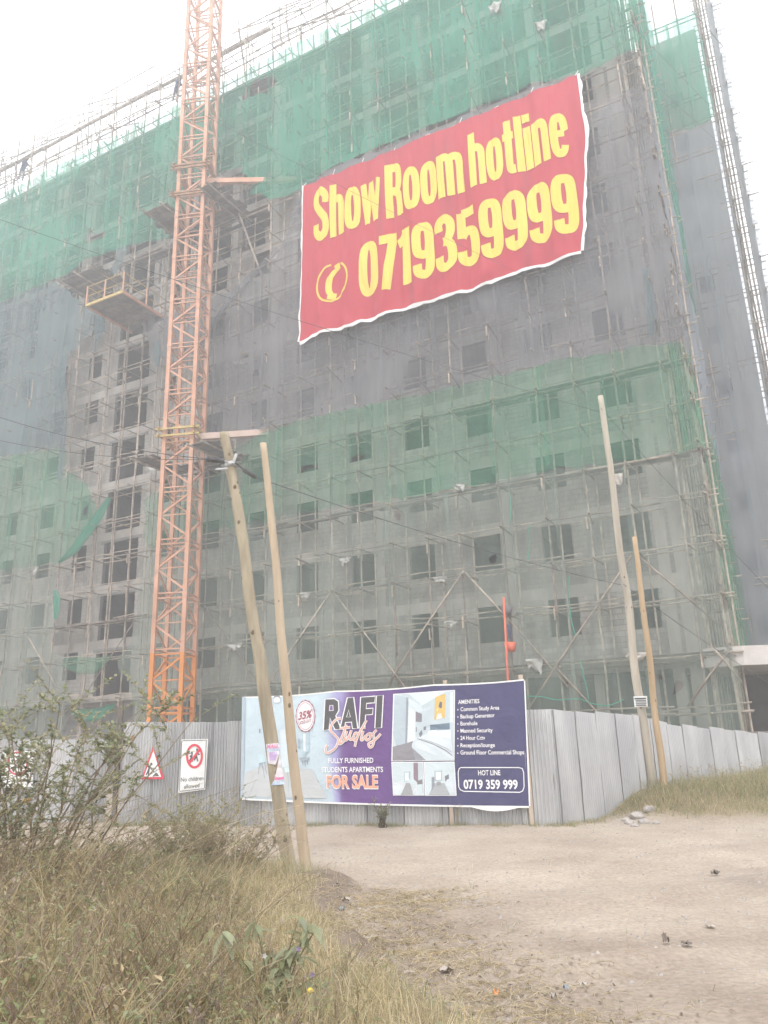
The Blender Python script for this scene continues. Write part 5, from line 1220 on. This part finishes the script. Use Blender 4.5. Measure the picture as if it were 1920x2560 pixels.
# sheets of plastic and sacking snagged on the scaffold boards
ragm = [M['plastic'], mat('sacking', (.36, .33, .29), (.5, .46, .42), 8, .9, .3)]
def rag(zf, x, y, w, h, label, seed, mt=0, v=-1.5, wf=None):
    u, z = fac(*zf(x, y), v); u2 = fac(*zf(x + w, y), v)[0]; z2 = fac(*zf(x, y + h), v)[1]; W_, H_ = abs(u2 - u), abs(z - z2); mbx = MB(); n = 8
    for j in range(n + 1):
        for i in range(n + 1):
            a, b = i / n, j / n
            sag = (.35 * nz(a * 2, seed)) * b
            mbx.v.append(tuple(fp(u + W_ * (a - .5) * (1 - .35 * b) + .12 * nz(a * 3, b * 3, seed) * W_, v + .16 * nz(a * 3.2, b * 2.2, seed + 3), z + H_ * .3 - H_ * b * (.7 + .6 * nz(a * 2.5, 1, seed + 5)))))
    for j in range(n):
        for i in range(n): mbx.f.append((j * (n + 1) + i, j * (n + 1) + i + 1, (j + 1) * (n + 1) + i + 1, (j + 1) * (n + 1) + i))
    return tag(mbx.build('plastic_scrap', ragm[mt], smooth=True), label, 'scrap', 'scraps snagged on the scaffolding')
rag(Z6, 325, 200, 50, 40, 'pale green plastic scrap snagged above the third floor boards', 1)
rag(Z6, 290, 790, 60, 34, 'crumpled grey sheet hanging left of the red post', 2)
rag(Z6, 650, 965, 80, 70, 'dusty sheet draped over the first boards right of the billboard', 3)
rag(Z6, 1090, 930, 110, 40, 'heap of sacking on the first boards behind the tall grey pole', 4, 1)
rag(Z6, 240, 600, 60, 30, 'grey scrap on the boards below the torn triangular hole', 5)
rag(Z5, 1010, 890, 70, 36, 'pale rag hanging behind the slim tan pole low down', 6)
rag(Z5, 1320, 668, 48, 34, 'white plastic scrap knotted left of the slanting brace', 7)
rag(Z5, 155, 560, 18, 50, 'small white bag hanging on a pole at the left', 8)
rag(Z2, 680, 105, 50, 50, 'pale bag snagged on the top green net', 9)
rag(Z2, 480, 25, 60, 50, 'pale bundle snagged at the very top of the green net', 10)
rag(Z6, 1015, 165, 40, 70, 'cream sack hanging near the second grey net edge', 11, 1)
rag(Z5, 1490, 520, 50, 36, 'grey rag on the second boards left of centre', 12)
rag(Z5, 655, 120, 50, 60, 'dark sheet hanging below the crane platform', 13)
# thin green ropes strung along the scaffold
def rope(zf, pts, label, v=-1.55):
    pp = [fp(*(lambda t: (t[0], v, t[1]))(fac(*zf(*p), v))) for p in pts]; q = smooth([tuple(p) for p in pp], 6)
    return tag(MB().tube(q, .018, 4).build('rope', M['greenrope']), label, 'rope', 'green ropes on the scaffolding')
rope(zoom(1200, 1440, 360), [(520, 1385), (700, 1390), (890, 1428), (1130, 1415), (1290, 1470), (1480, 1490), (1659, 1420)], 'green rope strung above the fence right of the billboard')
rope(zoom(1200, 1440, 360), [(1025, 0), (1030, 320), (1060, 540), (1105, 690)], 'green rope dangling in front of the first floor window')
rope(zoom(1200, 1440, 360), [(1150, 960), (1190, 1130), (1230, 1290), (1250, 1420)], 'green knotted rope hanging below the first boards')
rope(Z6, [(540, 220), (548, 300), (540, 360)], 'short green rope hanging beside the third floor boards')
rope(Z6, [(625, 370), (628, 460), (618, 540)], 'green rope hanging left of the second floor window')

# ================================================================== WORKERS
def worker(foot, lean, label, seed):
    t = thing('person', foot, label, 'person')
    J = dict(hip=(0, 0, .92), ch=(.10 + lean, -.02, 1.32), nk=(.15 + lean * 1.35, -.02, 1.47), hd=(.19 + lean * 1.5, -.03, 1.66), kl=(.10, .1, .5), fl=(.02, .1, .06), kr=(-.02, -.12, .48), fr=(-.12, -.12, .06), fl2=(.16, .1, .03), fr2=(.02, -.12, .03), sl=(.12 + lean, .19, 1.38), el=(.32 + lean, .24, 1.16), hl=(.52 + lean, .16, 1.12), sr=(.12 + lean, -.21, 1.38), er=(.30 + lean, -.28, 1.15), hr=(.50 + lean, -.2, 1.14), hpl=(.0, .1, .88), hpr=(0, -.1, .88))
    E_ = [('hip', 'ch'), ('ch', 'nk'), ('nk', 'hd'), ('hip', 'hpl'), ('hpl', 'kl'), ('kl', 'fl'), ('fl', 'fl2'), ('hip', 'hpr'), ('hpr', 'kr'), ('kr', 'fr'), ('fr', 'fr2'), ('ch', 'sl'), ('sl', 'el'), ('el', 'hl'), ('ch', 'sr'), ('sr', 'er'), ('er', 'hr')]
    rr = dict(hip=.15, ch=.17, nk=.07, hd=.105, kl=.07, kr=.07, fl=.05, fr=.05, fl2=.045, fr2=.045, sl=.075, sr=.075, el=.055, er=.055, hl=.045, hr=.045, hpl=.1, hpr=.1)
    names = list(J); bm2 = bmesh.new(); sk = bm2.verts.layers.skin.verify(); vs = {}
    for n_ in names:
        p = Vector(J[n_]); vs[n_] = bm2.verts.new(Vector(foot) + UV * p.x + VV * p.y + Vector((0, 0, p.z))); vs[n_][sk].radius = (rr[n_], rr[n_]); vs[n_][sk].use_root = n_ == 'hip'
    for a, b in E_: bm2.edges.new((vs[a], vs[b]))
    me = bpy.data.meshes.new('body'); bm2.to_mesh(me); bm2.free(); o = link('body', me, t, M['overall'])
    o.modifiers.new('skin', 'SKIN'); sb = o.modifiers.new('sub', 'SUBSURF'); sb.levels = 1; sb.render_levels = 2
    h = Vector(foot) + UV * J['hd'][0] + VV * J['hd'][1] + Vector((0, 0, J['hd'][2]))
    m_ = MB(); m_.tube([h + Vector((0, 0, .02)), h + Vector((0, 0, .05)), h + Vector((0, 0, .12)), h + Vector((0, 0, .16))], [.16, .135, .11, .05], 12); m_.build('helmet', M['yellow_steel'], t, True)
    fc = MB(); fc.tube([h + UV * .05 + Vector((0, 0, -.09)), h + UV * .075 + Vector((0, 0, -.03)), h + UV * .06 + Vector((0, 0, .03))], [.06, .075, .07], 10); fc.build('face', M['skin'], t, True)
worker(fp(-13.35, -.9, 40.45), .10, 'worker in dark overalls leaning on the top scaffold rail left of the crane', 1)
worker(fp(-27.6, -.9, 40.45), .16, 'worker in dark overalls bending on the top scaffold at the far left', 2)

# ================================================================== VEGETATION
rv = random.Random(21)
def vary(c, a=.18):
    k = 1 + rv.uniform(-a, a); return (c[0] * k * (1 + rv.uniform(-.05, .05)), c[1] * k, c[2] * k * (1 + rv.uniform(-.08, .08)))
STRAW, OLIVE, GREEN, DUSTY, BROWN, PALE, MAUVE = (.54, .45, .285), (.38, .345, .19), (.28, .31, .155), (.34, .355, .215), (.34, .26, .18), (.66, .57, .41), (.45, .36, .30)
class Veg(MB):
    def __init__(s): super().__init__(); s.c = []
    def stem(s, pts, r0, r1, col, sides=3):
        n = len(s.v); N = len(pts); s.tube(pts, [lerp(r0, r1, i / (N - 1)) for i in range(N)], sides, False); s.c += [col] * (len(s.v) - n)
    def blade(s, p, az, L, w, bend, col, rise=1.0):
        d = Vector((math.cos(az), math.sin(az), 0)); x = Vector((-d.y, d.x, 0)); n = len(s.v)
        for t, ww in ((0, 1), (.45, .8), (.8, .45), (1, .08)):
            q = p + d * (L * bend * t * t) + Vector((0, 0, L * rise * (t - .42 * bend * t * t)))
            s.v.append(tuple(q - x * w * ww / 2)); s.v.append(tuple(q + x * w * ww / 2))
        s.c += [col] * 8
        for i in range(3): s.f.append((n + 2 * i, n + 2 * i + 1, n + 2 * i + 3, n + 2 * i + 2))
    def leaf(s, p, d, up, L, w, col):
        d = d.normalized(); x = d.cross(up)
        if x.length < .01: x = d.cross(Vector((1, 0, 0)))
        x.normalize(); u = x.cross(d); n = len(s.v)
        s.v += [tuple(p), tuple(p + d * L * .45 + x * w / 2 + u * w * .12), tuple(p + d * L - u * L * .12), tuple(p + d * L * .45 - x * w / 2 + u * w * .12)]
        s.c += [col] * 4; s.f += [(n, n + 1, n + 2), (n, n + 2, n + 3)]
def rdir(a=1.0): return Vector((rv.gauss(0, 1), rv.gauss(0, 1), rv.gauss(0, 1) * a)).normalized()
def weed(V, p, h, lean, col_s, leafcol, nb=7, nl=14, ll=.03, az=None):
    az = rv.uniform(0, 6.28) if az is None else az; d = Vector((math.cos(az), math.sin(az), 0)); pts = []
    for i in range(5):
        t = i / 4; pts.append(p + d * lean * h * t * t + Vector((rv.gauss(0, .012), rv.gauss(0, .012), h * t)))
    V.stem(pts, .0034, .0012, col_s)
    tips = []
    for b in range(nb):
        t = rv.uniform(.25, .98); k = min(3, int(t * 4)); q = pts[k].lerp(pts[k + 1], t * 4 - k); e_ = (d * lean * .4 + rdir(.3) * .8 + Vector((0, 0, .75))).normalized(); L = h * rv.uniform(.14, .36)
        m_ = q + e_ * L * .55 + Vector((0, 0, .02)); en = q + e_ * L + Vector((0, 0, .03 * rv.random())); V.stem([q, m_, en], .0017, .0008, col_s); tips.append((q, m_, en))
    for _ in range(nl):
        a, b, c = rv.choice(tips) if tips else (pts[1], pts[2], pts[3]); q = a.lerp(c, rv.random()); V.leaf(q, rdir(.6), Vector((0, 0, 1)), ll * rv.uniform(.6, 1.3), ll * .5, vary(rv.choice(leafcol)))
def on(x, y): return Vector((x, y, gh(x, y) - .01))
def px_ok(p, m=120):
    q = p - CAM; c, s_ = math.cos(PITCH), math.sin(PITCH); d = q.y * c + q.z * s_
    if d < .4: return False
    a, b = q.x / d * F, (-q.y * s_ + q.z * c) / d * F; X = 960 + math.cos(ROLL) * a - math.sin(ROLL) * b; Y = 1280 - (math.sin(ROLL) * a + math.cos(ROLL) * b)
    return -m < X < 1920 + m and Y < 2560 + 900
# --- dry grass sward on the bank
V = Veg()
n_ = 0
while n_ < 26000:
    y = rv.uniform(2.0, 12.3); x = rv.uniform(-6.5, 2.2)
    b_ = bank(x, y)
    if b_ < (.2 if y < 9.6 else .1) + .06 * rv.random() or not px_ok(Vector((x, y, .5))): 
        if rv.random() < .995: continue
    dn = 1.0 if y < 9 else .75
    if rv.random() > dn * (.45 + .9 * (nz(x * .9, y * .9, 31) + .35)): continue
    n_ += 1; edge_d = interp(y, EDGE) - x
    h = rv.uniform(.06, .16) if edge_d < .9 else rv.uniform(.10, .30)
    if x < -1.2: h *= 1.2
    gcol = nz(x * .6, y * .6, 12)
    col = vary(rv.choice([STRAW, STRAW, PALE, OLIVE]) if gcol < .05 else rv.choice([OLIVE, GREEN, STRAW, STRAW, DUSTY]), .22)
    V.blade(on(x, y), rv.uniform(0, 6.28), h, rv.uniform(.003, .0065), rv.uniform(.2, 1.1), col)
o = V.build('dry_grass', M['leaf']); tag(o, 'short dry straw-coloured grass covering the roadside bank', 'grass', kind='stuff')
# --- tall tangle of dry weeds at the lower left
V = Veg(); k = 0
while k < 1150:
    y = 1.9 + 7.2 * rv.random() ** 1.25; x = rv.uniform(-5.2, .4)
    if bank(x, y) < .24 or not px_ok(Vector((x, y, .9)), 200): continue
    edge_d = interp(y, EDGE) - x
    if edge_d < 1.0 + .25 * rv.random(): continue
    xr = -.30 * y + .15 + .55 * nz(y * .7, 3.3)                       # weeds thin out to the right
    if x > xr + .55 and rv.random() < .9: continue
    h = rv.uniform(.3, .62) if y < 6 else rv.uniform(.2, .42)
    if x > xr: h *= .6
    lc = rv.choice([[OLIVE, GREEN, DUSTY], [OLIVE, STRAW, MAUVE], [DUSTY, GREEN, GREEN], [STRAW, OLIVE, DUSTY]])
    weed(V, on(x, y), h, rv.uniform(.1, .9), vary(rv.choice([STRAW, STRAW, BROWN, BROWN, MAUVE])), lc, rv.randrange(9, 15), rv.randrange(22, 42), rv.uniform(.016, .036), rv.gauss(.3, 1.6)); k += 1
o = V.build('weeds', M['leaf']); tag(o, 'tangled brown and olive weeds filling the lower left foreground', 'weeds', kind='stuff')
# --- long pale straws and dark bare stems leaning to the right
V = Veg()
for i in range(520):
    y = rv.uniform(2.4, 8.8); x = rv.uniform(-4.4, -.3 - .12 * y); p = on(x, y); L = rv.uniform(.5, 1.25) if y > 5 else rv.uniform(.35, .75); az = rv.gauss(.25, .55); el = R(rv.uniform(25, 70)); d = Vector((math.cos(az) * math.cos(el), math.sin(az) * math.cos(el) * .5, math.sin(el)))
    dro = rv.uniform(.0, .35); pts = [p + d * L * t - Vector((0, 0, dro * L * t ** 3)) + Vector((0, 0, 0)) for t in (0, .25, .5, .75, 1)]
    V.stem(pts, rv.uniform(.0018, .0034), .0009, vary(rv.choice([PALE, STRAW, PALE, STRAW, BROWN])))
for i in range(120):
    p = on(rv.uniform(-4.2, -2.4), rv.uniform(6.0, 7.6)); L = rv.uniform(1.0, 2.1); az = rv.gauss(.1, .4); el = R(rv.uniform(28, 68)); d = Vector((math.cos(az) * math.cos(el), math.sin(az) * math.cos(el) * .4, math.sin(el)))
    V.stem([p + d * L * t - Vector((0, 0, .18 * L * t ** 3)) + Vector((0, 0, .03 * nz(t * 3, i * 1.7))) for t in (0, .2, .4, .6, .8, 1)], rv.uniform(.0028, .005), .0014, vary(rv.choice([PALE, STRAW, STRAW, BROWN])))
for pts in ([(0, 2150 + 0), (140, 2140), (240, 2165), (300, 2230), (335, 2320), (338, 2470)],):       # one pale arching straw at bottom left
    zf = zoom(0, 1960, 640); pp = [tuple(atY(*zf(*p), 3.4)) for p in [(-60, 1175), (140, 1125), (280, 1165), (370, 1270), (420, 1370), (440, 1500)]]; V.stem([Vector(p) for p in smooth(pp, 5)], .005, .003, PALE, 4)
    pp = [tuple(atY(*zf(*p), 3.45)) for p in [(420, 1400), (430, 1290), (460, 1210), (510, 1160)]]; V.stem([Vector(p) for p in smooth(pp, 5)], .004, .002, PALE, 4)
o = V.build('dry_stalks', M['leaf']); tag(o, 'long pale and dark bare stalks leaning over the weeds', 'stalks', kind='stuff')
# --- leafy bush at the left
def bush(base, label, stems, hmin, hmax, spread, leaves, ll, cols, bark, bias=0.0, name='bush', thick=.014):
    t = thing(name, base, label, 'bush'); W_ = Veg(); L_ = Veg(); tips = []
    for s_ in range(stems):
        a = rv.uniform(0, 6.28); p = Vector(base) + Vector((math.cos(a), math.sin(a), 0)) * rv.uniform(0, spread * .35); p.z = gh(p.x, p.y) - .05; h = rv.uniform(hmin, hmax); d = Vector((math.cos(a) * spread * rv.uniform(.3, 1) + bias, math.sin(a) * spread * rv.uniform(.3, 1), 0)); pts = []
        for i in range(7):
            q = i / 6; pts.append(p + d * q ** 1.3 + Vector((rv.gauss(0, .025), rv.gauss(0, .025), h * q - .12 * h * q * q)))
        W_.stem(pts, thick, thick * .3, vary(bark), 5)
        for b in range(9):
            q = rv.uniform(.3, 1); k = min(5, int(q * 6)); o_ = pts[k].lerp(pts[k + 1], q * 6 - k); e_ = (rdir(.4) + Vector((bias * .5, 0, .5))).normalized(); L = rv.uniform(.18, .5) * h / 1.6; br = [o_, o_ + e_ * L * .5 + Vector((0, 0, .02)), o_ + e_ * L + Vector((0, 0, .03))]
            W_.stem(br, thick * .36, thick * .14, vary(bark), 3); tips.append(br)
    for i in range(leaves):
        a, b, c = rv.choice(tips); q = rv.random() ** .7; o_ = a.lerp(b, q * 2) if q < .5 else b.lerp(c, q * 2 - 1); d = (rdir(.5) + (c - a).normalized() * .6); s_ = ll * rv.uniform(.55, 1.3)
        L_.leaf(o_, d, (Vector((0, 0, 1)) + rdir() * .5), s_, s_ * .62, vary(rv.choice(cols), .28))
    W_.build('stems', M['leaf'], t, True); L_.build('foliage', M['leaf'], t); return t, tips
LG = [(.25, .28, .165), (.31, .33, .20), (.40, .405, .28), (.28, .295, .18), (.44, .40, .26)]
BS, tips = bush((-3.05, 7.0, gh(-3.05, 7.0)), 'big leafy green bush with orange flowers rising at the left edge', 24, 1.2, 2.0, 1.0, 7200, .046, LG, (.42, .34, .25), .2, thick=.011)
fl = Veg()
for a, b, c in rv.sample(tips, 10):
    for _ in range(8): fl.leaf(c + rdir() * .018, rdir(), Vector((0, 0, 1)), .02, .016, rv.choice([(.75, .36, .08), (.75, .28, .22)]))
fl.build('flowers', M['leaf'], BS, kind='stuff')
bush((-4.35, 6.2, gh(-4.35, 6.2)), 'second leafy bush cut by the left edge of the picture', 10, 1.0, 1.7, .7, 2000, .06, LG, (.22, .165, .115))
sp = gnd(*D(826, 1786)); bush((sp.x, sp.y - .35, gh(sp.x, sp.y - .35)), 'small upright green shrub in front of the billboard fence', 9, .38, .62, .14, 900, .035, LG, (.2, .15, .1))
bush((-2.35, 9.6, gh(-2.35, 9.6)), 'dry olive weed bush growing in front of the two near poles', 60, .5, .95, .62, 7000, .03, [OLIVE, GREEN, DUSTY, STRAW], (.42, .33, .23), name='weed_bush', thick=.006)
bush((-1.75, 9.0, gh(-1.75, 9.0)), 'brown weed bush just left of the crooked pole base', 50, .4, .75, .6, 5000, .028, [OLIVE, STRAW, MAUVE, DUSTY], (.44, .35, .26), name='weed_bush', thick=.0055)
# --- broad-leaved plant with purple flowers at the bottom
bp_ = atY(*D(590, 2120), 4.3); bp_ = Vector((bp_.x, 4.3, gh(bp_.x, 4.3)))
SP = thing('broadleaf_plant', bp_, 'broad-leaved grey-green plant with tiny purple flowers at the bottom', 'plant')
W_ = Veg(); tips = []
for i in range(9):
    a = rv.uniform(0, 6.28); top = bp_ + Vector((math.cos(a) * rv.uniform(.08, .36), math.sin(a) * .15, rv.uniform(.22, .5))); mid = bp_.lerp(top, .5) + Vector((0, 0, .05)); W_.stem([bp_, mid, top], .004, .002, (.3, .29, .18), 5); tips.append((mid, top))
W_.build('stems', M['leaf'], SP)
for i in range(72):
    m_, t_ = rv.choice(tips); q = m_.lerp(t_, rv.uniform(-.3, 1) if i > 20 else rv.uniform(.9, 1.02)); L_ = Veg(); d = Vector((rv.gauss(0, 1), rv.gauss(0, 1) - .3, rv.uniform(-.7, .35))).normalized(); L = rv.uniform(.07, .135); col = vary(rv.choice([(.38, .395, .26), (.43, .44, .30), (.33, .355, .215)]), .12)
    x = d.cross(Vector((0, 0, 1))).normalized(); u_ = x.cross(d); w = L * .34; prof = [(0, .08), (.2, .75), (.42, 1), (.7, .7), (1, .02)]
    for (tt, ww) in prof:
        c = q + d * L * tt - Vector((0, 0, L * .35 * tt * tt)); L_.v += [tuple(c - x * w * ww * .5 + u_ * w * ww * .18), tuple(c), tuple(c + x * w * ww * .5 + u_ * w * ww * .18)]; L_.c += [col] * 3
    for j in range(4): L_.f += [(3 * j, 3 * j + 1, 3 * j + 4, 3 * j + 3), (3 * j + 1, 3 * j + 2, 3 * j + 5, 3 * j + 4)]
    L_.build('leaf', M['leaf'], SP, True)
for (x, y) in ((645, 2050), (675, 2105), (572, 2065)):
    c = atY(*D(x, y), 4.15); f_ = Veg(); col = (.40, .30, .52) if x > 600 else (.8, .78, .8)
    for k in range(5): a = k * 1.257; f_.leaf(c, Vector((math.cos(a), -.3, math.sin(a))), Vector((0, -1, 0)), .015, .010, col)
    f_.build('flower', M['leaf'], SP)
for (x, y) in ((587, 2180), (670, 2140)):
    c = atY(*D(x, y), 4.1); f_ = MB(); f_.tube([c + Vector((0, 0, -.012)), c + Vector((0, 0, -.006)), c + Vector((0, 0, .006)), c + Vector((0, 0, .012))], [.006, .013, .013, .005], 8); f_.build('berry', M['yellow'], SP, True)
# --- grass on the right-hand mound and tufts along the fence foot
V = Veg(); k = 0
while k < 15000:
    s = rv.uniform(.8, 15); n2 = rv.uniform(.12, 4.2); p = FA + FD * s + FN * n2; mh = mound(p.x, p.y)
    if mh < .05 + .1 * rv.random(): continue
    k += 1; h = rv.uniform(.12, .34) * (.6 + .6 * min(1, mh / .4)); V.blade(on(p.x, p.y), rv.uniform(0, 6.28), h, rv.uniform(.006, .012), rv.uniform(.4, 1.3), vary(rv.choice([STRAW, (.36, .33, .17), (.27, .28, .13), (.40, .34, .19), (.22, .24, .11)])))
for i in range(260):
    s = rv.uniform(.8, 13); n2 = rv.uniform(.2, 2.2); p = FA + FD * s + FN * n2
    if mound(p.x, p.y) > .15: weed(V, on(p.x, p.y), rv.uniform(.25, .5), rv.uniform(.3, 1), vary(STRAW), [STRAW, OLIVE, GREEN], 5, 8, .05)
o = V.build('mound_grass', M['leaf']); tag(o, 'yellow-green grass over the mound in front of the right fence', 'grass', kind='stuff')
V = Veg()
for i in range(2600):
    s = rv.uniform(1.6, 8.6); p = BA + BD * s + BN * abs(rv.gauss(.12, .16))
    if nz(s * 1.7, 9.1) < -.02 and rv.random() < .8: continue
    V.blade(on(p.x, p.y), rv.uniform(0, 6.28), rv.uniform(.04, .15), rv.uniform(.005, .01), rv.uniform(.3, 1.2), vary(rv.choice([OLIVE, STRAW, GREEN, DUSTY])))
for i in range(700):
    s = rv.uniform(0, 3); p = FA + FD * s + FN * abs(rv.gauss(.1, .15)); V.blade(on(p.x, p.y), rv.uniform(0, 6.28), rv.uniform(.05, .16), .008, rv.uniform(.3, 1.2), vary(rv.choice([OLIVE, STRAW, GREEN])))
for i in range(1500):
    p = Vector((rv.uniform(-6.4, -3.4), 18.8 - abs(rv.gauss(0, .18)))); V.blade(on(p.x, p.y), rv.uniform(0, 6.28), rv.uniform(.06, .22), .009, rv.uniform(.3, 1.2), vary(rv.choice([OLIVE, STRAW, GREEN, DUSTY])))
o = V.build('fence_foot_grass', M['leaf']); tag(o, 'thin tufts of grass along the foot of the fence', 'grass', kind='stuff')
for (x, y, h, lab) in ((1015, 1770, .8, 'single dry stalk standing before the billboard near its hot line box'), (700, 1770, .55, 'thin weed standing by the fence right of the slim tan pole'), (985, 1775, .4, 'low sprawling weed at the fence foot under the billboard')):
    V = Veg(); p = gnd(*D(x, y + 8)); p = Vector((p.x, p.y - .25, 0)); p.z = gh(p.x, p.y)
    for _ in range(2): weed(V, p, h * rv.uniform(.7, 1), .25, vary(STRAW), [OLIVE, STRAW, GREEN], 8, 14, .05)
    tag(V.build('weed', M['leaf']), lab, 'weed')

# ================================================================== LOOSE THINGS ON THE GROUND
def stone(p, s, mt, seed, name='stone', flatz=.6):
    bm2 = bmesh.new(); bmesh.ops.create_icosphere(bm2, subdivisions=2, radius=1)
    for v in bm2.verts:
        c = v.co.copy(); v.co = c * (1 + .45 * nz(c.x * 1.3 + seed, c.y * 1.3, c.z * 1.3)); v.co.x *= s[0]; v.co.y *= s[1]; v.co.z *= s[2]
        v.co += Vector(p)
    me = bpy.data.meshes.new(name); bm2.to_mesh(me); bm2.free(); return link(name, me, None, mt)
stm = mat('grey_stone', (.30, .27, .25), (.46, .42, .39), 6, .95, .4)
for i, (x, y, s) in enumerate(((1378, 1772, .16), (1392, 1778, .12), (1362, 1780, .11), (1405, 1768, .14), (1372, 1786, .08), (1352, 1774, .09), (1418, 1780, .08))):
    p = gnd(*D(x, y)); p.z = gh(p.x, p.y) + s * .2
    if i > 0: p = Vector((p.x, p.y, p.z))
    tag(stone(p, (s, s * .8, s * .55), stm, i * 3.1, 'rubble_stone'), ['largest broken stone in the rubble left of the grassy mound', 'middle sized stone right against the largest rubble stone', 'stone at the front left of the rubble by the mound', 'second largest rubble stone, the one highest up the mound', 'smallest stone at the road side of the rubble', 'leftmost stone of the rubble nearest the fence corner', 'small rubble stone furthest right under the mound grass'][i], 'stone', 'rubble stones by the mound')
V = MB()
for i in range(5200):
    y = 4.2 + 12 * rv.random(); x = rv.uniform(-2.2, 9)
    if bank(x, y) > .12 or mound(x, y) > .1: continue
    if rv.random() > .35 + .6 * nz(x * .5, y * .5, 6): continue
    s = rv.uniform(.008, .022) * (1.6 if rv.random() < .06 else 1); p = Vector((x, y, gh(x, y))); n = len(V.v)
    V.v += [tuple(p + Vector((rv.uniform(.7, 1.2) * s * a, rv.uniform(.7, 1.2) * s * b, s * c))) for a, b, c in ((-1, -.6, -.3), (1, -.7, -.3), (.8, .8, -.3), (-.9, .8, -.3), (-.3, -.2, .8), (.5, .1, .7))]
    V.f += [(n, n + 1, n + 5, n + 4), (n + 1, n + 2, n + 5), (n + 2, n + 3, n + 4, n + 5), (n + 3, n, n + 4)]
o = V.build('pebbles', stm); tag(o, 'small pebbles and grit scattered over the dirt road', 'pebbles', kind='stuff')
V = Veg()
for i in range(900):
    y = rv.uniform(4.6, 9.8); x = interp(y, EDGE) + rv.gauss(.2, .5)
    if y < 6.5: x += rv.uniform(0, .5)
    p = on(x, y) + Vector((0, 0, .018)); V.leaf(p, rdir(.15), Vector((0, 0, 1)) + rdir() * .4, rv.uniform(.02, .06), rv.uniform(.012, .03), vary(rv.choice([(.38, .31, .25), (.30, .235, .18), (.20, .155, .12), (.44, .38, .32)])))
for i in range(2600):
    y = rv.uniform(4.6, 9.8); x = interp(y, EDGE) + rv.gauss(.15, .42); p = on(x, y) + Vector((0, 0, .015)); a = rv.uniform(0, 6.28); L = rv.uniform(.06, .22); d = Vector((math.cos(a), math.sin(a), 0)); V.stem([p, p + d * L * .5 + Vector((0, 0, .02)), p + d * L], .0025, .0015, vary(rv.choice([STRAW, PALE])))
o = V.build('leaf_litter', M['leaf']); tag(o, 'dead leaves and straw littering the edge of the bank', 'litter', kind='stuff')
def crumple(px, py, w, h, mt, label, seed, name='litter_scrap', zl=.015, cat='litter'):
    p = gnd(px, py, .02); p.z = gh(p.x, p.y); q = gnd(px + w, py, .02); W2 = max((q - p).length, .02) * .62; mbx = MB(); n = 6
    for j in range(n + 1):
        for i in range(n + 1):
            a, b = i / n - .5, j / n - .5; mbx.v.append((p.x + a * W2 * (1 + .3 * nz(b * 4, seed)), p.y + b * W2 * .8, p.z + zl + h * abs(nz(a * 3.3, b * 3.3, seed)) * 1.8))
    for j in range(n):
        for i in range(n): mbx.f.append((j * (n + 1) + i, j * (n + 1) + i + 1, (j + 1) * (n + 1) + i + 1, (j + 1) * (n + 1) + i))
    return tag(mbx.build(name, mt, smooth=True), label, cat, 'litter on the ground')
ZG = zoom(960, 2060, 960); pm = mat('pale_scrap', (.38, .335, .295), (.47, .42, .38), 8, .8, .2); bmx = mat('blue_grey_scrap', (.2, .24, .27), (.3, .34, .37), 8, .7); om = mat('orange_scrap', (.62, .24, .08), (.7, .3, .12), 8, .6); dm = mat('dark_scrap', (.13, .105, .09), (.22, .18, .15), 8, .9)
crumple(*ZG(485, 720), 16, .04, om, 'small orange wrapper on the dirt at the bottom centre', 1)
crumple(*ZG(785, 705), 22, .03, bmx, 'blue-grey rag scrap on the dirt at the bottom centre', 2)
crumple(*ZG(270, 655), 50, .03, pm, 'pale crumpled paper among the straw on the bank', 3)
crumple(*ZG(110, 655), 44, .02, pm, 'flat pale cardboard scrap low on the bank', 4)
crumple(*ZG(1410, 452), 36, .02, pm, 'flat pale scrap alone on the road at the right', 5)
crumple(*ZG(1430, 215), 34, .05, dm, 'dark twig and leaf clump on the road at the far right', 6)
crumple(*ZG(1220, 525), 26, .07, dm, 'dark clod of earth standing on the road right of centre', 7)
crumple(*ZG(1310, 535), 40, .03, dm, 'flat dark patch of dead leaves beside the clod on the road', 8)
crumple(*ZG(735, 750), 24, .03, pm, 'pale yellow leaf scrap on the dirt at the bottom', 9)
crumple(*ZG(860, 690), 34, .02, pm, 'grey-pink paper scrap right of the blue-grey rag', 10)
crumple(*D(730, 1780), 44, .16, mat('brown_sack', (.34, .26, .2), (.46, .37, .3), 6, .9), 'curled brown cardboard piece lying by the fence foot', 11, zl=.02)
crumple(*zoom(0, 2060, 960)(1490, 345), 40, .05, pm, 'pale plastic scrap on the dark bank edge', 12)
crumple(*zoom(0, 2060, 960)(1475, 395), 26, .06, bmx, 'grey scrap stuck in the dark bank slope', 13)
crumple(*zoom(0, 2060, 960)(1600, 470), 50, .03, pm, 'pale husk lying below the dark bank slope', 14)

# ================================================================== HAZE
hz = MB(); X0, X1, Y0_, Y1_, zl_, zh_ = -300, 300, -140, 340, -2.0, 55.0
hz.hexa([(X0, Y0_, zl_), (X1, Y0_, zl_), (X1, Y1_, zl_), (X0, Y1_, zl_), (X0, Y0_, zh_), (X1, Y0_, zh_), (X1, Y1_, zh_), (X0, Y1_, zh_)])
hm_ = bpy.data.materials.new('haze'); hm_.use_nodes = True; nt = hm_.node_tree; nt.nodes.clear(); oo = nt.nodes.new('ShaderNodeOutputMaterial'); pv = nt.nodes.new('ShaderNodeVolumePrincipled')
pv.inputs['Color'].default_value = (.93, .955, .99, 1); pv.inputs['Density'].default_value = 0.0062; pv.inputs['Anisotropy'].default_value = 0.3; nt.links.new(pv.outputs[0], oo.inputs['Volume'])
o = hz.build('haze', hm_); tag(o, 'pale haze hanging in the air over the whole site', 'haze', kind='stuff')
